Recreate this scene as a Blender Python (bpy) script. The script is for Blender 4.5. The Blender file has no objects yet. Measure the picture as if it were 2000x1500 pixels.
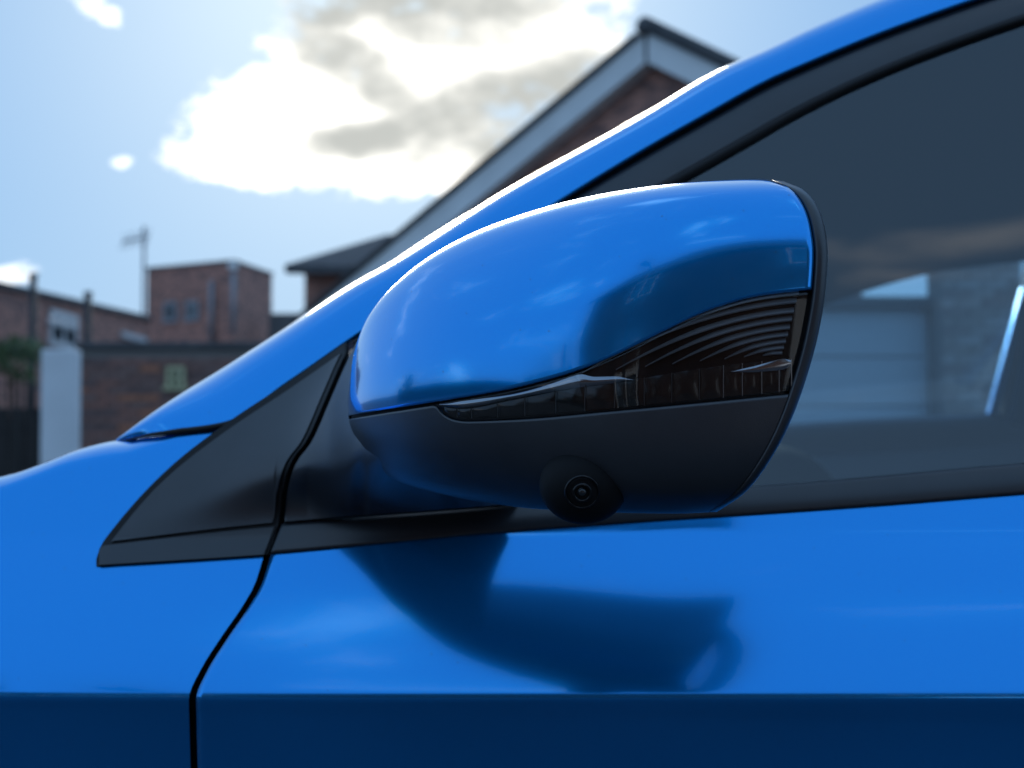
import bpy, bmesh, math, random
import numpy as np
from mathutils import Vector, Matrix

random.seed(4); rng = np.random.RandomState(7)
R = math.radians
scene = bpy.context.scene
col = scene.collection

# ------------------------------------------------------------------ camera
CAM = (0.0, -0.85, 1.02)
T = 0.3495                      # tangent of half the horizontal view angle
PITCH = R(2.0)
cd = bpy.data.cameras.new('camera'); cam = bpy.data.objects.new('camera', cd); col.objects.link(cam)
cam.location = CAM; cam.rotation_euler = (R(90) + PITCH, 0, 0)
cd.sensor_width = 36; cd.lens = 18 / T; cd.clip_start = 0.02; cd.clip_end = 2000
cd.dof.use_dof = True; cd.dof.focus_distance = 0.70; cd.dof.aperture_fstop = 10.0
scene.camera = cam

# ------------------------------------------------------------------ sky and sun
SUN_AZ, SUN_EL = R(-5.0), R(18.5)      # azimuth from +Y towards +X
SKY_STRENGTH = 0.10
w = bpy.data.worlds.new('World'); scene.world = w; w.use_nodes = True
nt = w.node_tree; nt.nodes.clear()
def N(tree, kind, **kw):
    n = tree.nodes.new(kind)
    for k, v in kw.items(): setattr(n, k, v)
    return n
def math_(tree, op, a, b=None, clamp=False, c=None):
    n = tree.nodes.new('ShaderNodeMath'); n.operation = op; n.use_clamp = clamp
    for i, s in enumerate((a, b, c)):
        if s is None: continue
        if isinstance(s, (int, float)): n.inputs[i].default_value = s
        else: tree.links.new(s, n.inputs[i])
    return n.outputs[0]
def smooth_(tree, x, lo, hi):
    n = tree.nodes.new('ShaderNodeMapRange'); n.interpolation_type = 'SMOOTHSTEP'
    tree.links.new(x, n.inputs[0]); n.inputs[1].default_value = lo; n.inputs[2].default_value = hi
    return n.outputs[0]
def mixc(tree, f, a, b):
    n = tree.nodes.new('ShaderNodeMix'); n.data_type = 'RGBA'
    for s, i in ((f, 0), (a, 6), (b, 7)):
        if isinstance(s, (int, float)): n.inputs[i].default_value = s
        elif isinstance(s, tuple): n.inputs[i].default_value = (*s, 1)
        else: tree.links.new(s, n.inputs[i])
    return n.outputs[2]
def build_world():
    t = nt
    sky = N(t, 'ShaderNodeTexSky', sky_type='NISHITA', sun_disc=False)
    sky.sun_elevation = SUN_EL; sky.sun_rotation = SUN_AZ
    sky.air_density = 1.0; sky.dust_density = 0.05; sky.ozone_density = 1.0
    tc = N(t, 'ShaderNodeTexCoord')
    sep = N(t, 'ShaderNodeSeparateXYZ'); t.links.new(tc.outputs['Generated'], sep.inputs[0])
    az = math_(t, 'ARCTAN2', sep.outputs[0], sep.outputs[1])
    el = math_(t, 'ARCSINE', sep.outputs[2])
    def noise(scale, detail, rough, off=0.0, dist=0.0):
        mp = N(t, 'ShaderNodeMapping'); t.links.new(tc.outputs['Generated'], mp.inputs[0])
        mp.inputs['Location'].default_value = (off, off * .7, -off)
        mp.inputs['Scale'].default_value = (1, 1, 1.6)
        n = N(t, 'ShaderNodeTexNoise'); t.links.new(mp.outputs[0], n.inputs['Vector'])
        n.inputs['Scale'].default_value = scale; n.inputs['Detail'].default_value = detail
        n.inputs['Roughness'].default_value = rough; n.inputs['Distortion'].default_value = dist
        return n.outputs[0]
    def ell(a0, e0, ra, re, rot=0.0):
        da = math_(t, 'SUBTRACT', az, a0); de = math_(t, 'SUBTRACT', el, e0)
        c, s = math.cos(rot), math.sin(rot)
        x = math_(t, 'DIVIDE', math_(t, 'ADD', math_(t, 'MULTIPLY', da, c), math_(t, 'MULTIPLY', de, s)), ra)
        y = math_(t, 'DIVIDE', math_(t, 'SUBTRACT', math_(t, 'MULTIPLY', de, c), math_(t, 'MULTIPLY', da, s)), re)
        r2 = math_(t, 'ADD', math_(t, 'MULTIPLY', x, x), math_(t, 'MULTIPLY', y, y))
        return math_(t, 'SUBTRACT', 1.0, r2)
    def at(px, py):     # sky direction of a spot of the cloud
        return math.atan((px - 1000) / 1000 * T), math.atan((850 - py) / 1000 * T)
    def cl(px, py, rx, ry, rot=0.0):
        a, e = at(px, py); return ell(a, e, rx / 1000 * T, ry / 1000 * T * .93, rot)
    n1 = noise(34, 10, .66); n2 = noise(20, 8, .6, 3.1); n3 = noise(3.0, 9, .62, 5.3, .6); n4 = noise(75, 8, .62, 1.7)
    # the big cumulus in front
    parts = [cl(700, 250, 330, 130, .02), cl(560, 310, 220, 70), cl(800, 120, 270, 170), cl(1010, 80, 210, 130),
             cl(900, -120, 420, 190), cl(760, 310, 300, 70)]
    d = parts[0]
    for p in parts[1:]: d = math_(t, 'SMOOTH_MAX', d, p, c=.2)
    d = math_(t, 'ADD', d, math_(t, 'MULTIPLY', math_(t, 'SUBTRACT', n1, .5), 2.3))
    d = math_(t, 'ADD', d, math_(t, 'MULTIPLY', math_(t, 'SUBTRACT', n4, .5), 1.3))
    big = smooth_(t, d, -.22, .55)
    # puffs
    pf = math_(t, 'SMOOTH_MAX', cl(185, 45, 55, 26, -.45), cl(240, 333, 26, 14), c=.05)
    pf = math_(t, 'SMOOTH_MAX', pf, cl(500, 152, 50, 26), c=.05)
    pf = math_(t, 'SMOOTH_MAX', pf, cl(-10, 560, 80, 32, .3), c=.05)
    pf = math_(t, 'ADD', pf, math_(t, 'MULTIPLY', math_(t, 'SUBTRACT', n4, .5), 3.4))
    puff = smooth_(t, pf, .0, .9)
    # clouds over the rest of the dome
    out = smooth_(t, cl(900, 250, 1500, 900), .35, -.15)
    rest = math_(t, 'MULTIPLY', smooth_(t, n3, .545, .72), out)
    rest = math_(t, 'MULTIPLY', rest, smooth_(t, sep.outputs[2], .0, .08))
    # grey, thick hearts of the cumulus
    g = [cl(690, 130, 140, 60, -.45), cl(720, 272, 130, 40, .1), cl(900, 220, 150, 70, .4), cl(1040, 200, 170, 90, .5), cl(800, -30, 330, 100, -.1), cl(640, 20, 90, 40)]
    gs = g[0]
    for p in g[1:]: gs = math_(t, 'SMOOTH_MAX', gs, p, c=.15)
    gs = math_(t, 'ADD', gs, math_(t, 'MULTIPLY', math_(t, 'SUBTRACT', n2, .5), 3.2))
    grey = math_(t, 'POWER', smooth_(t, gs, -.9, 1.0), .6)
    cbright = mixc(t, grey, (13.0, 12.7, 11.8), (3.8, 3.9, 3.7))
    # thin high haze over the whole sky, brighter round the sun as haze is
    sd = (math.sin(SUN_AZ) * math.cos(SUN_EL), math.cos(SUN_AZ) * math.cos(SUN_EL), math.sin(SUN_EL))
    dp = N(t, 'ShaderNodeVectorMath', operation='DOT_PRODUCT'); t.links.new(tc.outputs['Generated'], dp.inputs[0]); dp.inputs[1].default_value = sd
    ang = math_(t, 'ARCCOSINE', math_(t, 'MINIMUM', dp.outputs['Value'], .99999))
    aur = math_(t, 'EXPONENT', math_(t, 'MULTIPLY', math_(t, 'POWER', math_(t, 'DIVIDE', ang, R(12.5)), 2.0), -1.0))
    veil = mixc(t, .90, sky.outputs[0], (1.62, 3.05, 5.15))
    veil = mixc(t, math_(t, 'MULTIPLY', aur, .55), veil, (8.0, 8.7, 8.4))
    c1 = mixc(t, big, veil, cbright)
    c2 = mixc(t, math_(t, 'MULTIPLY', puff, .8), c1, (10.0, 10.4, 10.8))
    c3 = mixc(t, math_(t, 'MULTIPLY', rest, .75), c2, (8.5, 8.9, 9.5))
    bg = N(t, 'ShaderNodeBackground'); t.links.new(c3, bg.inputs[0]); bg.inputs[1].default_value = SKY_STRENGTH
    o = N(t, 'ShaderNodeOutputWorld'); t.links.new(bg.outputs[0], o.inputs[0])
build_world()
sl = bpy.data.lights.new('sun', 'SUN'); sun = bpy.data.objects.new('sun', sl); col.objects.link(sun)
sl.energy = 1.0; sl.angle = R(20.0); sl.color = (1.0, .93, .80)
sun.rotation_euler = Vector((-math.sin(SUN_AZ) * math.cos(SUN_EL), -math.cos(SUN_AZ) * math.cos(SUN_EL), -math.sin(SUN_EL))).to_track_quat('-Z', 'Y').to_euler()

vs = scene.view_settings
vs.view_transform = 'Standard'; vs.look = 'None'; vs.gamma = 1; vs.exposure = 0.64; vs.use_curve_mapping = False
scene.cycles.use_denoising = True
scene.cycles.max_bounces = 10; scene.cycles.glossy_bounces = 5; scene.cycles.diffuse_bounces = 3
scene.cycles.transparent_max_bounces = 12
scene.cycles.caustics_reflective = False; scene.cycles.caustics_refractive = False
scene.cycles.sample_clamp_indirect = 6

# ------------------------------------------------------------------ helpers
def P(px, py, y):
    """world point at depth plane y seen at photo coordinate px,py (2000 x 1500)"""
    a = (px - 1000) / 1000 * T; b = (750 - py) / 1000 * T
    dy = math.cos(PITCH) - b * math.sin(PITCH); dz = math.sin(PITCH) + b * math.cos(PITCH)
    s = (y - CAM[1]) / dy
    return Vector((CAM[0] + a * s, y, CAM[2] + dz * s))
def B(px, py, d): return P(px, py, CAM[1] + d)

def pchip(xs, ys):
    xs = np.array(xs, float); ys = np.array(ys, float)
    h = np.diff(xs); dl = np.diff(ys) / h; m = np.zeros(len(xs))
    m[0], m[-1] = dl[0], dl[-1]
    for i in range(1, len(xs) - 1):
        if dl[i - 1] * dl[i] > 0:
            w1 = 2 * h[i] + h[i - 1]; w2 = h[i] + 2 * h[i - 1]
            m[i] = (w1 + w2) / (w1 / dl[i - 1] + w2 / dl[i])
    def f(x):
        if x <= xs[0]: return float(ys[0] + m[0] * (x - xs[0]))
        if x >= xs[-1]: return float(ys[-1] + m[-1] * (x - xs[-1]))
        i = int(np.searchsorted(xs, x)) - 1; i = max(0, min(i, len(h) - 1))
        t = (x - xs[i]) / h[i]; t2 = t * t; t3 = t2 * t
        return float(ys[i] * (2*t3 - 3*t2 + 1) + h[i] * m[i] * (t3 - 2*t2 + t) + ys[i+1] * (-2*t3 + 3*t2) + h[i] * m[i+1] * (t3 - t2))
    return f
def curve_arc(pts):
    """smooth curve through points, parameter 0..1 along its length"""
    pts = np.array(pts, float)
    s = np.concatenate([[0], np.cumsum(np.hypot(*np.diff(pts, axis=0).T))]); s /= s[-1]
    fx, fy = pchip(s, pts[:, 0]), pchip(s, pts[:, 1])
    return lambda t: (fx(t), fy(t))

def mesh_obj(name, verts, faces, m=None, parent=None, smooth=True):
    me = bpy.data.meshes.new(name); me.from_pydata([tuple(v) for v in verts], [], faces)
    me.validate(); me.update()
    if smooth: me.polygons.foreach_set('use_smooth', [True] * len(me.polygons))
    o = bpy.data.objects.new(name, me); col.objects.link(o)
    if m: me.materials.append(m)
    if parent: adopt(o, parent)
    return o
def adopt(o, parent):
    o.parent = parent
    if parent.type == 'EMPTY' and parent.parent is None:
        o.matrix_parent_inverse = Matrix.Translation(-Vector(parent.location))
def grid(name, rows, m, parent=None, thick=0, flip=False, smooth=True):
    nr, nc = len(rows), len(rows[0]); v = [p for r in rows for p in r]; f = []
    for i in range(nr - 1):
        for j in range(nc - 1):
            q = (i*nc + j, i*nc + j + 1, (i+1)*nc + j + 1, (i+1)*nc + j)
            f.append(q[::-1] if flip else q)
    o = mesh_obj(name, v, f, m, parent, smooth)
    if thick:
        md = o.modifiers.new('s', 'SOLIDIFY'); md.thickness = abs(thick); md.offset = -1 if thick > 0 else 1
    return o
class MB:
    def __init__(s): s.v = []; s.f = []
    def add(s, v, f):
        k = len(s.v); s.v += [tuple(p) for p in v]; s.f += [tuple(i + k for i in q) for q in f]; return s
    def box(s, c, d, mat=None):
        x, y, z = d[0]/2, d[1]/2, d[2]/2
        v = [Vector((a*x, b*y, e*z)) for e in (-1, 1) for a, b in ((-1,-1),(1,-1),(1,1),(-1,1))]
        if mat: v = [mat @ p for p in v]
        v = [p + Vector(c) for p in v]
        return s.add(v, [(3,2,1,0),(4,5,6,7),(0,1,5,4),(1,2,6,5),(2,3,7,6),(3,0,4,7)])
    def prism(s, poly, ext):     # poly: coplanar 3D points, extruded by ext
        n = len(poly); ext = Vector(ext); v = [Vector(p) for p in poly]; v += [p + ext for p in v]
        f = [tuple(range(n))[::-1], tuple(range(n, 2*n))] + [(i, (i+1) % n, (i+1) % n + n, i + n) for i in range(n)]
        return s.add(v, f)
    def tube(s, pts, rad, n=8, cap=True):
        pts = [Vector(p) for p in pts]; rad = rad if isinstance(rad, (list, tuple)) else [rad] * len(pts)
        k = len(s.v); ref = None
        for i, p in enumerate(pts):
            d = (pts[min(i+1, len(pts)-1)] - pts[max(i-1, 0)]).normalized()
            if ref is None: ref = d.orthogonal().normalized()
            ref = (ref - d * ref.dot(d)).normalized(); b = d.cross(ref)
            for j in range(n):
                a = 2*math.pi*j/n; s.v.append(tuple(p + (ref*math.cos(a) + b*math.sin(a)) * rad[i]))
        for i in range(len(pts) - 1):
            for j in range(n):
                s.f.append((k+i*n+j, k+i*n+(j+1) % n, k+(i+1)*n+(j+1) % n, k+(i+1)*n+j))
        if cap:
            s.f.append(tuple(k+j for j in range(n))[::-1]); s.f.append(tuple(k+(len(pts)-1)*n+j for j in range(n)))
        return s
    def build(s, name, m, parent=None, smooth=False, bevel=0):
        o = mesh_obj(name, s.v, s.f, m, parent, smooth)
        bm = bmesh.new(); bm.from_mesh(o.data); bmesh.ops.recalc_face_normals(bm, faces=bm.faces); bm.to_mesh(o.data); bm.free()
        if bevel:
            md = o.modifiers.new('b', 'BEVEL'); md.width = bevel; md.segments = 2; md.limit_method = 'ANGLE'
        return o
def empty(name, loc=(0, 0, 0)):
    o = bpy.data.objects.new(name, None); col.objects.link(o); o.location = loc
    o.empty_display_size = .1
    return o
def tag(o, label=None, cat=None, group=None, kind=None):
    for k, v in (('label', label), ('category', cat), ('group', group), ('kind', kind)):
        if v: o[k] = v
    return o

# ------------------------------------------------------------------ materials
def pmat(name, base, rough=.5, metal=0.0, coat=0.0, spec=.5, bump=None, var=None, emis=None):
    m = bpy.data.materials.new(name); m.use_nodes = True; t = m.node_tree
    b = t.nodes['Principled BSDF']
    b.inputs['Base Color'].default_value = (*base, 1); b.inputs['Roughness'].default_value = rough
    b.inputs['Metallic'].default_value = metal; b.inputs['Coat Weight'].default_value = coat
    b.inputs['Coat Roughness'].default_value = .015; b.inputs['Specular IOR Level'].default_value = spec
    tc = N(t, 'ShaderNodeTexCoord')
    if var:          # (scale, amount)
        n = N(t, 'ShaderNodeTexNoise'); t.links.new(tc.outputs['Object'], n.inputs['Vector'])
        n.inputs['Scale'].default_value = var[0]; n.inputs['Detail'].default_value = 6
        k = var[1]
        f = N(t, 'ShaderNodeMapRange'); t.links.new(n.outputs[0], f.inputs[0]); f.inputs[1].default_value = .3; f.inputs[2].default_value = .7
        c = mixc(t, f.outputs[0], tuple(x * (1 - k) for x in base), tuple(min(1, x * (1 + k)) for x in base))
        t.links.new(c, b.inputs['Base Color'])
    if bump:         # (scale, strength, distance)
        n = N(t, 'ShaderNodeTexNoise'); t.links.new(tc.outputs['Object'], n.inputs['Vector'])
        n.inputs['Scale'].default_value = bump[0]; n.inputs['Detail'].default_value = 3
        bp = N(t, 'ShaderNodeBump'); bp.inputs['Strength'].default_value = bump[1]; bp.inputs['Distance'].default_value = bump[2]
        t.links.new(n.outputs[0], bp.inputs['Height']); t.links.new(bp.outputs[0], b.inputs['Normal'])
    if emis:
        b.inputs['Emission Color'].default_value = (*emis[0], 1); b.inputs['Emission Strength'].default_value = emis[1]
    return m
def paint_mat():
    m = pmat('blue_paint', (0.0, .29, .95), .16, .72, 1.0)
    t = m.node_tree; b = t.nodes['Principled BSDF']; b.inputs['Coat IOR'].default_value = 1.42; tc = [n for n in t.nodes if n.type == 'TEX_COORD'][0]
    # metal flake: tiny normals; light dust dulls the clearcoat in patches
    v = N(t, 'ShaderNodeTexVoronoi'); v.inputs['Scale'].default_value = 2600; t.links.new(tc.outputs['Object'], v.inputs['Vector'])
    c = mixc(t, v.outputs['Color'], (0, .345, .97), (0.0, .395, 1.0)); t.links.new(c, b.inputs['Base Color'])
    n = N(t, 'ShaderNodeTexNoise'); n.inputs['Scale'].default_value = 60; n.inputs['Detail'].default_value = 8; t.links.new(tc.outputs['Object'], n.inputs['Vector'])
    mr = N(t, 'ShaderNodeMapRange'); t.links.new(n.outputs[0], mr.inputs[0]); mr.inputs[1].default_value = .45; mr.inputs[2].default_value = .85
    mr.inputs[3].default_value = .02; mr.inputs[4].default_value = .06; t.links.new(mr.outputs[0], b.inputs['Coat Roughness'])
    op = N(t, 'ShaderNodeTexNoise'); op.inputs['Scale'].default_value = 420; op.inputs['Detail'].default_value = 1; t.links.new(tc.outputs['Object'], op.inputs['Vector'])
    bp = N(t, 'ShaderNodeBump'); bp.inputs['Strength'].default_value = .05; bp.inputs['Distance'].default_value = .0002
    t.links.new(op.outputs[0], bp.inputs['Height']); t.links.new(bp.outputs[0], b.inputs['Coat Normal'])
    dv = N(t, 'ShaderNodeTexVoronoi'); dv.inputs['Scale'].default_value = 95; t.links.new(tc.outputs['Object'], dv.inputs['Vector'])   # specks of dirt
    sp = math_(t, 'MULTIPLY', math_(t, 'LESS_THAN', dv.outputs['Distance'], .045), .55)
    c = mixc(t, sp, c, (.12, .14, .16)); t.links.new(c, b.inputs['Base Color'])
    return m
def glass_mat(name, tint, r0=.06, rough=0.0):
    m = bpy.data.materials.new(name); m.use_nodes = True; t = m.node_tree; t.nodes.clear()
    tr = N(t, 'ShaderNodeBsdfTransparent'); tr.inputs[0].default_value = (*tint, 1)
    gl = N(t, 'ShaderNodeBsdfGlossy'); gl.inputs['Roughness'].default_value = rough
    ge = N(t, 'ShaderNodeNewGeometry'); dp = N(t, 'ShaderNodeVectorMath', operation='DOT_PRODUCT')
    t.links.new(ge.outputs['Normal'], dp.inputs[0]); t.links.new(ge.outputs['Incoming'], dp.inputs[1])
    f5 = math_(t, 'POWER', math_(t, 'SUBTRACT', 1.0, math_(t, 'ABSOLUTE', dp.outputs['Value']), True), 5.0)
    fr = math_(t, 'ADD', math_(t, 'MULTIPLY', f5, 1 - r0), r0)       # both faces of a thin pane
    mx = N(t, 'ShaderNodeMixShader'); o = N(t, 'ShaderNodeOutputMaterial')
    t.links.new(fr, mx.inputs[0]); t.links.new(tr.outputs[0], mx.inputs[1]); t.links.new(gl.outputs[0], mx.inputs[2])
    t.links.new(mx.outputs[0], o.inputs[0]); return m
def brick_mat(name, cols, mortar=None):
    """per-object random brick tone (single bricks) """
    m = pmat(name, cols[0], .85, bump=(120, .5, .002)); t = m.node_tree; b = t.nodes['Principled BSDF']
    oi = N(t, 'ShaderNodeObjectInfo'); cr = N(t, 'ShaderNodeValToRGB'); cr.color_ramp.interpolation = 'CONSTANT'
    els = cr.color_ramp.elements
    while len(els) < len(cols): els.new(.5)
    for i, c in enumerate(cols): els[i].position = i / len(cols); els[i].color = (*c, 1)
    t.links.new(oi.outputs['Random'], cr.inputs[0])
    tc = [n for n in t.nodes if n.type == 'TEX_COORD'][0]
    n = N(t, 'ShaderNodeTexNoise'); n.inputs['Scale'].default_value = 18; t.links.new(tc.outputs['Object'], n.inputs['Vector'])
    mm = N(t, 'ShaderNodeMix'); mm.data_type = 'RGBA'; mm.blend_type = 'MULTIPLY'; mm.inputs[0].default_value = .5
    t.links.new(cr.outputs[0], mm.inputs[6]); t.links.new(n.outputs[0], mm.inputs[7])
    t.links.new(mm.outputs[2], b.inputs['Base Color']); return m
def brickmass_mat(name, base):
    """joined bricks: tone varies by island"""
    m = pmat(name, base, .85); t = m.node_tree; b = t.nodes['Principled BSDF']
    g = N(t, 'ShaderNodeNewGeometry'); cr = N(t, 'ShaderNodeValToRGB')
    e = cr.color_ramp.elements; e[0].color = (base[0]*.55, base[1]*.6, base[2]*.7, 1); e[1].color = (base[0]*1.5, base[1]*1.35, base[2]*1.3, 1)
    t.links.new(g.outputs['Random Per Island'], cr.inputs[0]); t.links.new(cr.outputs[0], b.inputs['Base Color']); return m

def brickwall_mat():
    m = pmat('brick_wall', (.3, .18, .15), .9, spec=.2); t = m.node_tree; b = t.nodes['Principled BSDF']
    tc = [n for n in t.nodes if n.type == 'TEX_COORD'][0]; sp = N(t, 'ShaderNodeSeparateXYZ'); cb = N(t, 'ShaderNodeCombineXYZ')
    t.links.new(tc.outputs['Object'], sp.inputs[0]); t.links.new(math_(t, 'ADD', sp.outputs[0], sp.outputs[1]), cb.inputs[0]); t.links.new(sp.outputs[2], cb.inputs[1])
    bt = N(t, 'ShaderNodeTexBrick'); t.links.new(cb.outputs[0], bt.inputs['Vector'])
    for k, v in (('Color1', (.42, .22, .17, 1)), ('Color2', (.26, .15, .125, 1)), ('Mortar', (.22, .20, .185, 1)), ('Scale', 1.0), ('Mortar Size', .006), ('Brick Width', .225), ('Row Height', .075)): bt.inputs[k].default_value = v
    t.links.new(bt.outputs[0], b.inputs['Base Color']); return m
M = dict(
    brickwall=brickwall_mat(),
    paint=paint_mat(),
    plastic=pmat('black_grained_plastic', (.032, .036, .044), .38, spec=.95, bump=(1600, .16, .0004), var=(35, .15)),
    poddark=pmat('matt_black_plastic', (.008, .008, .009), .7, spec=.25),
    satin=pmat('black_satin_trim', (.028, .031, .038), .36, spec=.8, var=(30, .12)),
    rubber=pmat('black_rubber', (.010, .010, .011), .65),
    gloss=pmat('gloss_black', (.006, .006, .007), .08),
    dark=pmat('dark_cavity', (.004, .004, .005), .9),
    glass=glass_mat('tinted_side_glass', (.66, .82, .90), .13),
    screen=glass_mat('windscreen_glass', (.75, .82, .80), .07),
    lens=glass_mat('smoked_lens', (.88, .88, .89), .05),
    camlens=pmat('camera_lens_glass', (.02, .025, .03), .03, coat=1),
    mirror=pmat('mirror_glass', (.55, .58, .62), .03, 1.0),
    reflector=pmat('lamp_reflector', (.007, .007, .008), .3, .0, spec=.3),
    led=pmat('lamp_light_guide', (.014, .014, .014), .15, .0, spec=.6),
    rib=pmat('lamp_rib', (.34, .34, .34), .3, .6),
    chrome=pmat('lamp_chrome', (.45, .47, .5), .12, 1.0),
    trim=pmat('grey_interior_trim', (.42, .47, .55), .6),
    trimlight=pmat('pale_interior_trim', (.60, .66, .74), .6),
    liner=pmat('dark_headliner', (.045, .095, .16), .95, spec=.1),
    cloth=pmat('dark_seat_cloth', (.03, .03, .033), .9, bump=(400, .4, .001)),
    tyre=pmat('tyre_rubber', (.015, .015, .015), .8),
    alloy=pmat('alloy', (.5, .5, .52), .3, 1.0),
    asphalt=pmat('asphalt', (.075, .076, .08), .85, bump=(90, .6, .01), var=(3, .25)),
    paving=pmat('paving', (.075, .074, .072), .85, bump=(40, .4, .004), var=(2, .2)),
    white=pmat('white_render', (.88, .89, .90), .7, var=(2.5, .08), bump=(25, .3, .004)),
    upvc=pmat('white_upvc', (.72, .73, .74), .4),
    board=pmat('white_bargeboard', (.86, .86, .85), .5, var=(1.5, .08)),
    tile=pmat('grey_roof_tile', (.12, .12, .125), .95, var=(9, .25), spec=.1),
    lead=pmat('grey_lead', (.12, .125, .13), .6, var=(4, .2)),
    metal=pmat('dark_painted_metal', (.03, .032, .035), .5, .2),
    galv=pmat('galvanised_steel', (.35, .36, .37), .45, .8),
    pipe=pmat('grey_pipe', (.30, .31, .34), .5),
    wood=pmat('dark_timber', (.03, .026, .024), .75, var=(12, .3)),
    garage=pmat('pale_garage_door', (.60, .66, .70), .5),
    yellow=pmat('pale_yellow_frame', (.62, .60, .36), .5),
    wglass=pmat('window_glass', (.03, .04, .05), .04, spec=.8),
    mortar=pmat('mortar', (.22, .20, .185), .95, spec=.1),
    brick=brick_mat('brick', [(.42,.22,.18),(.34,.19,.16),(.46,.22,.17),(.36,.22,.19),(.62,.26,.16),(.27,.17,.155)]),
    brick_pale=brick_mat('pale_brick', [(.62,.52,.46),(.54,.44,.38),(.70,.60,.54),(.46,.36,.32)]),
    dimbrick=pmat('dark_brick', (.075, .042, .034), .9, var=(1.2, .5), spec=.2),  # brick darkened so the house reflects dark in lens and cap
    dimrib=pmat('lamp_divider', (.10, .10, .10), .3, .4),
    brickmass=brickmass_mat('brickwork', (.46, .25, .195)),
    bark=pmat('bark', (.06, .045, .035), .9),
    leaf=pmat('leaf', (.09, .13, .05), .6, var=(6, .4)),
)

# ------------------------------------------------------------------ ground
g = MB(); nr = 1
ground = mesh_obj('ground', [(-300, -300, -.02), (300, -300, -.02), (300, 300, -.02), (-300, 300, -.02)], [(0, 1, 2, 3)], M['paving'])
tag(ground, 'grey paved ground around the parked car', 'ground', kind='structure')
road = mesh_obj('driveway', [(-9, -7, 0), (9, -7, 0), (9, 9, 0), (-9, 9, 0)], [(0, 1, 2, 3)], M['asphalt'])
tag(road, 'dark asphalt driveway under the blue car', 'driveway', kind='structure')
street = mesh_obj('road', [(-200, 9.5, -.012), (200, 9.5, -.012), (200, 10.6, -.012), (-200, 10.6, -.012)], [(0, 1, 2, 3)], M['asphalt'])
tag(street, 'narrow asphalt lane beyond the driveway', 'road', kind='structure')

# ------------------------------------------------------------------ the car
car = empty('parked_car', (0.5, .87, 0))
tag(car, 'bright blue hatchback filling the foreground, seen at its door mirror', 'car')
CW = 1.74
def softplus(t, wd): return t if t / wd > 30 else (0.0 if t / wd < -30 else wd * math.log1p(math.exp(t / wd)))
ZC = P(1000, 1364, 0).z
def S(x, z):
    """body side: distance inboard (+y) of the outer skin"""
    yo = -.065 * min(.9, max(-.30, x))                    # the side widens towards the rear
    d = z - (CAM[2] + (ZC - CAM[2]) * (1 + yo / .85)); up = softplus(d, .0009); dn = softplus(-d, .0009)
    if up < .09: y =   .43 * up + 1.9 * up * up
    else: y = .43 * .09 + 1.9 * .0081 + .455 * (up - .09)
    y += .42 * dn * math.exp(-(dn / .17) ** 2) + .05 * (1 - math.exp(-(dn / .45) ** 2))
    y += .10 * max(0.0, -x - .05) ** 2 + yo
    if x > 1.2: y += .06 * (x - 1.2) ** 2
    return y
def onS(px, py, off=0.0, f=None):
    y = .04
    for _ in range(25):
        p = P(px, py, y)
        y = S(p.x, p.z) + off
    return P(px, py, y)
def ws(pts): return [onS(*p) for p in pts]

gap_px = [(668, 706), (640, 770), (600, 860), (566, 910), (552, 960), (545, 1020), (522, 1086), (505, 1140), (480, 1185), (440, 1243), (398, 1310), (377, 1358), (376, 1375), (377, 1420), (378, 1500), (380, 1900), (395, 2500), (420, 3600)]
gw = ws(gap_px); gx_ = pchip([-p.z for p in gw], [p.x for p in gw])
gx = lambda z: gx_(-z)
belt_lo = pchip([-900, 190, 520, 760, 1000, 1250, 1500, 1750, 2000, 3000, 6500, 9500], [1180, 1108, 1087, 1065, 1043, 1024, 1008, 990, 970, 905, 790, 740])
belt_up = pchip([190, 540, 850, 1200, 1470, 1600, 2000, 3000, 6500, 9500], [1064, 1024, 1000, 972, 951, 941, 905, 838, 725, 675])
bw = ws([(p, belt_lo(p)) for p in (-900, -300, 190, 520, 760, 1000, 1250, 1500, 1750, 2000, 2500, 3000, 4000, 5000, 6500, 9500)])
beltz = pchip([p.x for p in bw], [p.z for p in bw])
pill_lo = pchip([226, 250, 290, 440, 560, 690, 1090, 1250, 1400, 1500, 1566, 1720, 1895, 2200, 2900, 4000, 6500], [860, 856, 847, 826, 748, 658, 393, 295, 210, 155, 126, 63, 0, -100, -290, -480, -560])
pill_up = pchip([226, 312, 458, 550, 700, 750, 1000, 1150, 1250, 1400, 1500, 1566, 1692, 1900, 2300, 2900, 4000, 6500], [859, 796, 704, 645, 547, 520, 363, 281, 226, 137, 93, 61, 7, -75, -215, -390, -600, -690])
frame_in = pchip([690, 1000, 1200, 1342, 1440, 1580, 1720, 1860, 2000, 2300, 2900, 4000, 6500], [672, 530, 430, 352, 297, 217, 150, 94, 45, -45, -190, -340, -390])
fend_top = pchip([-2200, -1200, -500, 0, 75, 150, 225, 290, 440, 660], [1300, 1130, 1010, 924, 899, 874, 858, 851, 836, 815])

def zrows(lo, hi, n, mid=ZC):
    """row heights, dense round the crease"""
    a = [lo + (mid - .012 - lo) * (i / n) for i in range(n)]
    b = [mid - .012 + .024 * i / 24 for i in range(24)]
    return a + b, mid + .012
arch_x, arch_r = -.66, .345
def zlow(x):
    d = abs(x - arch_x)
    return max(.22, .30 + math.sqrt(max(0, arch_r ** 2 - d * d))) if d < arch_r else .22
GAPW = .0022
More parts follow.
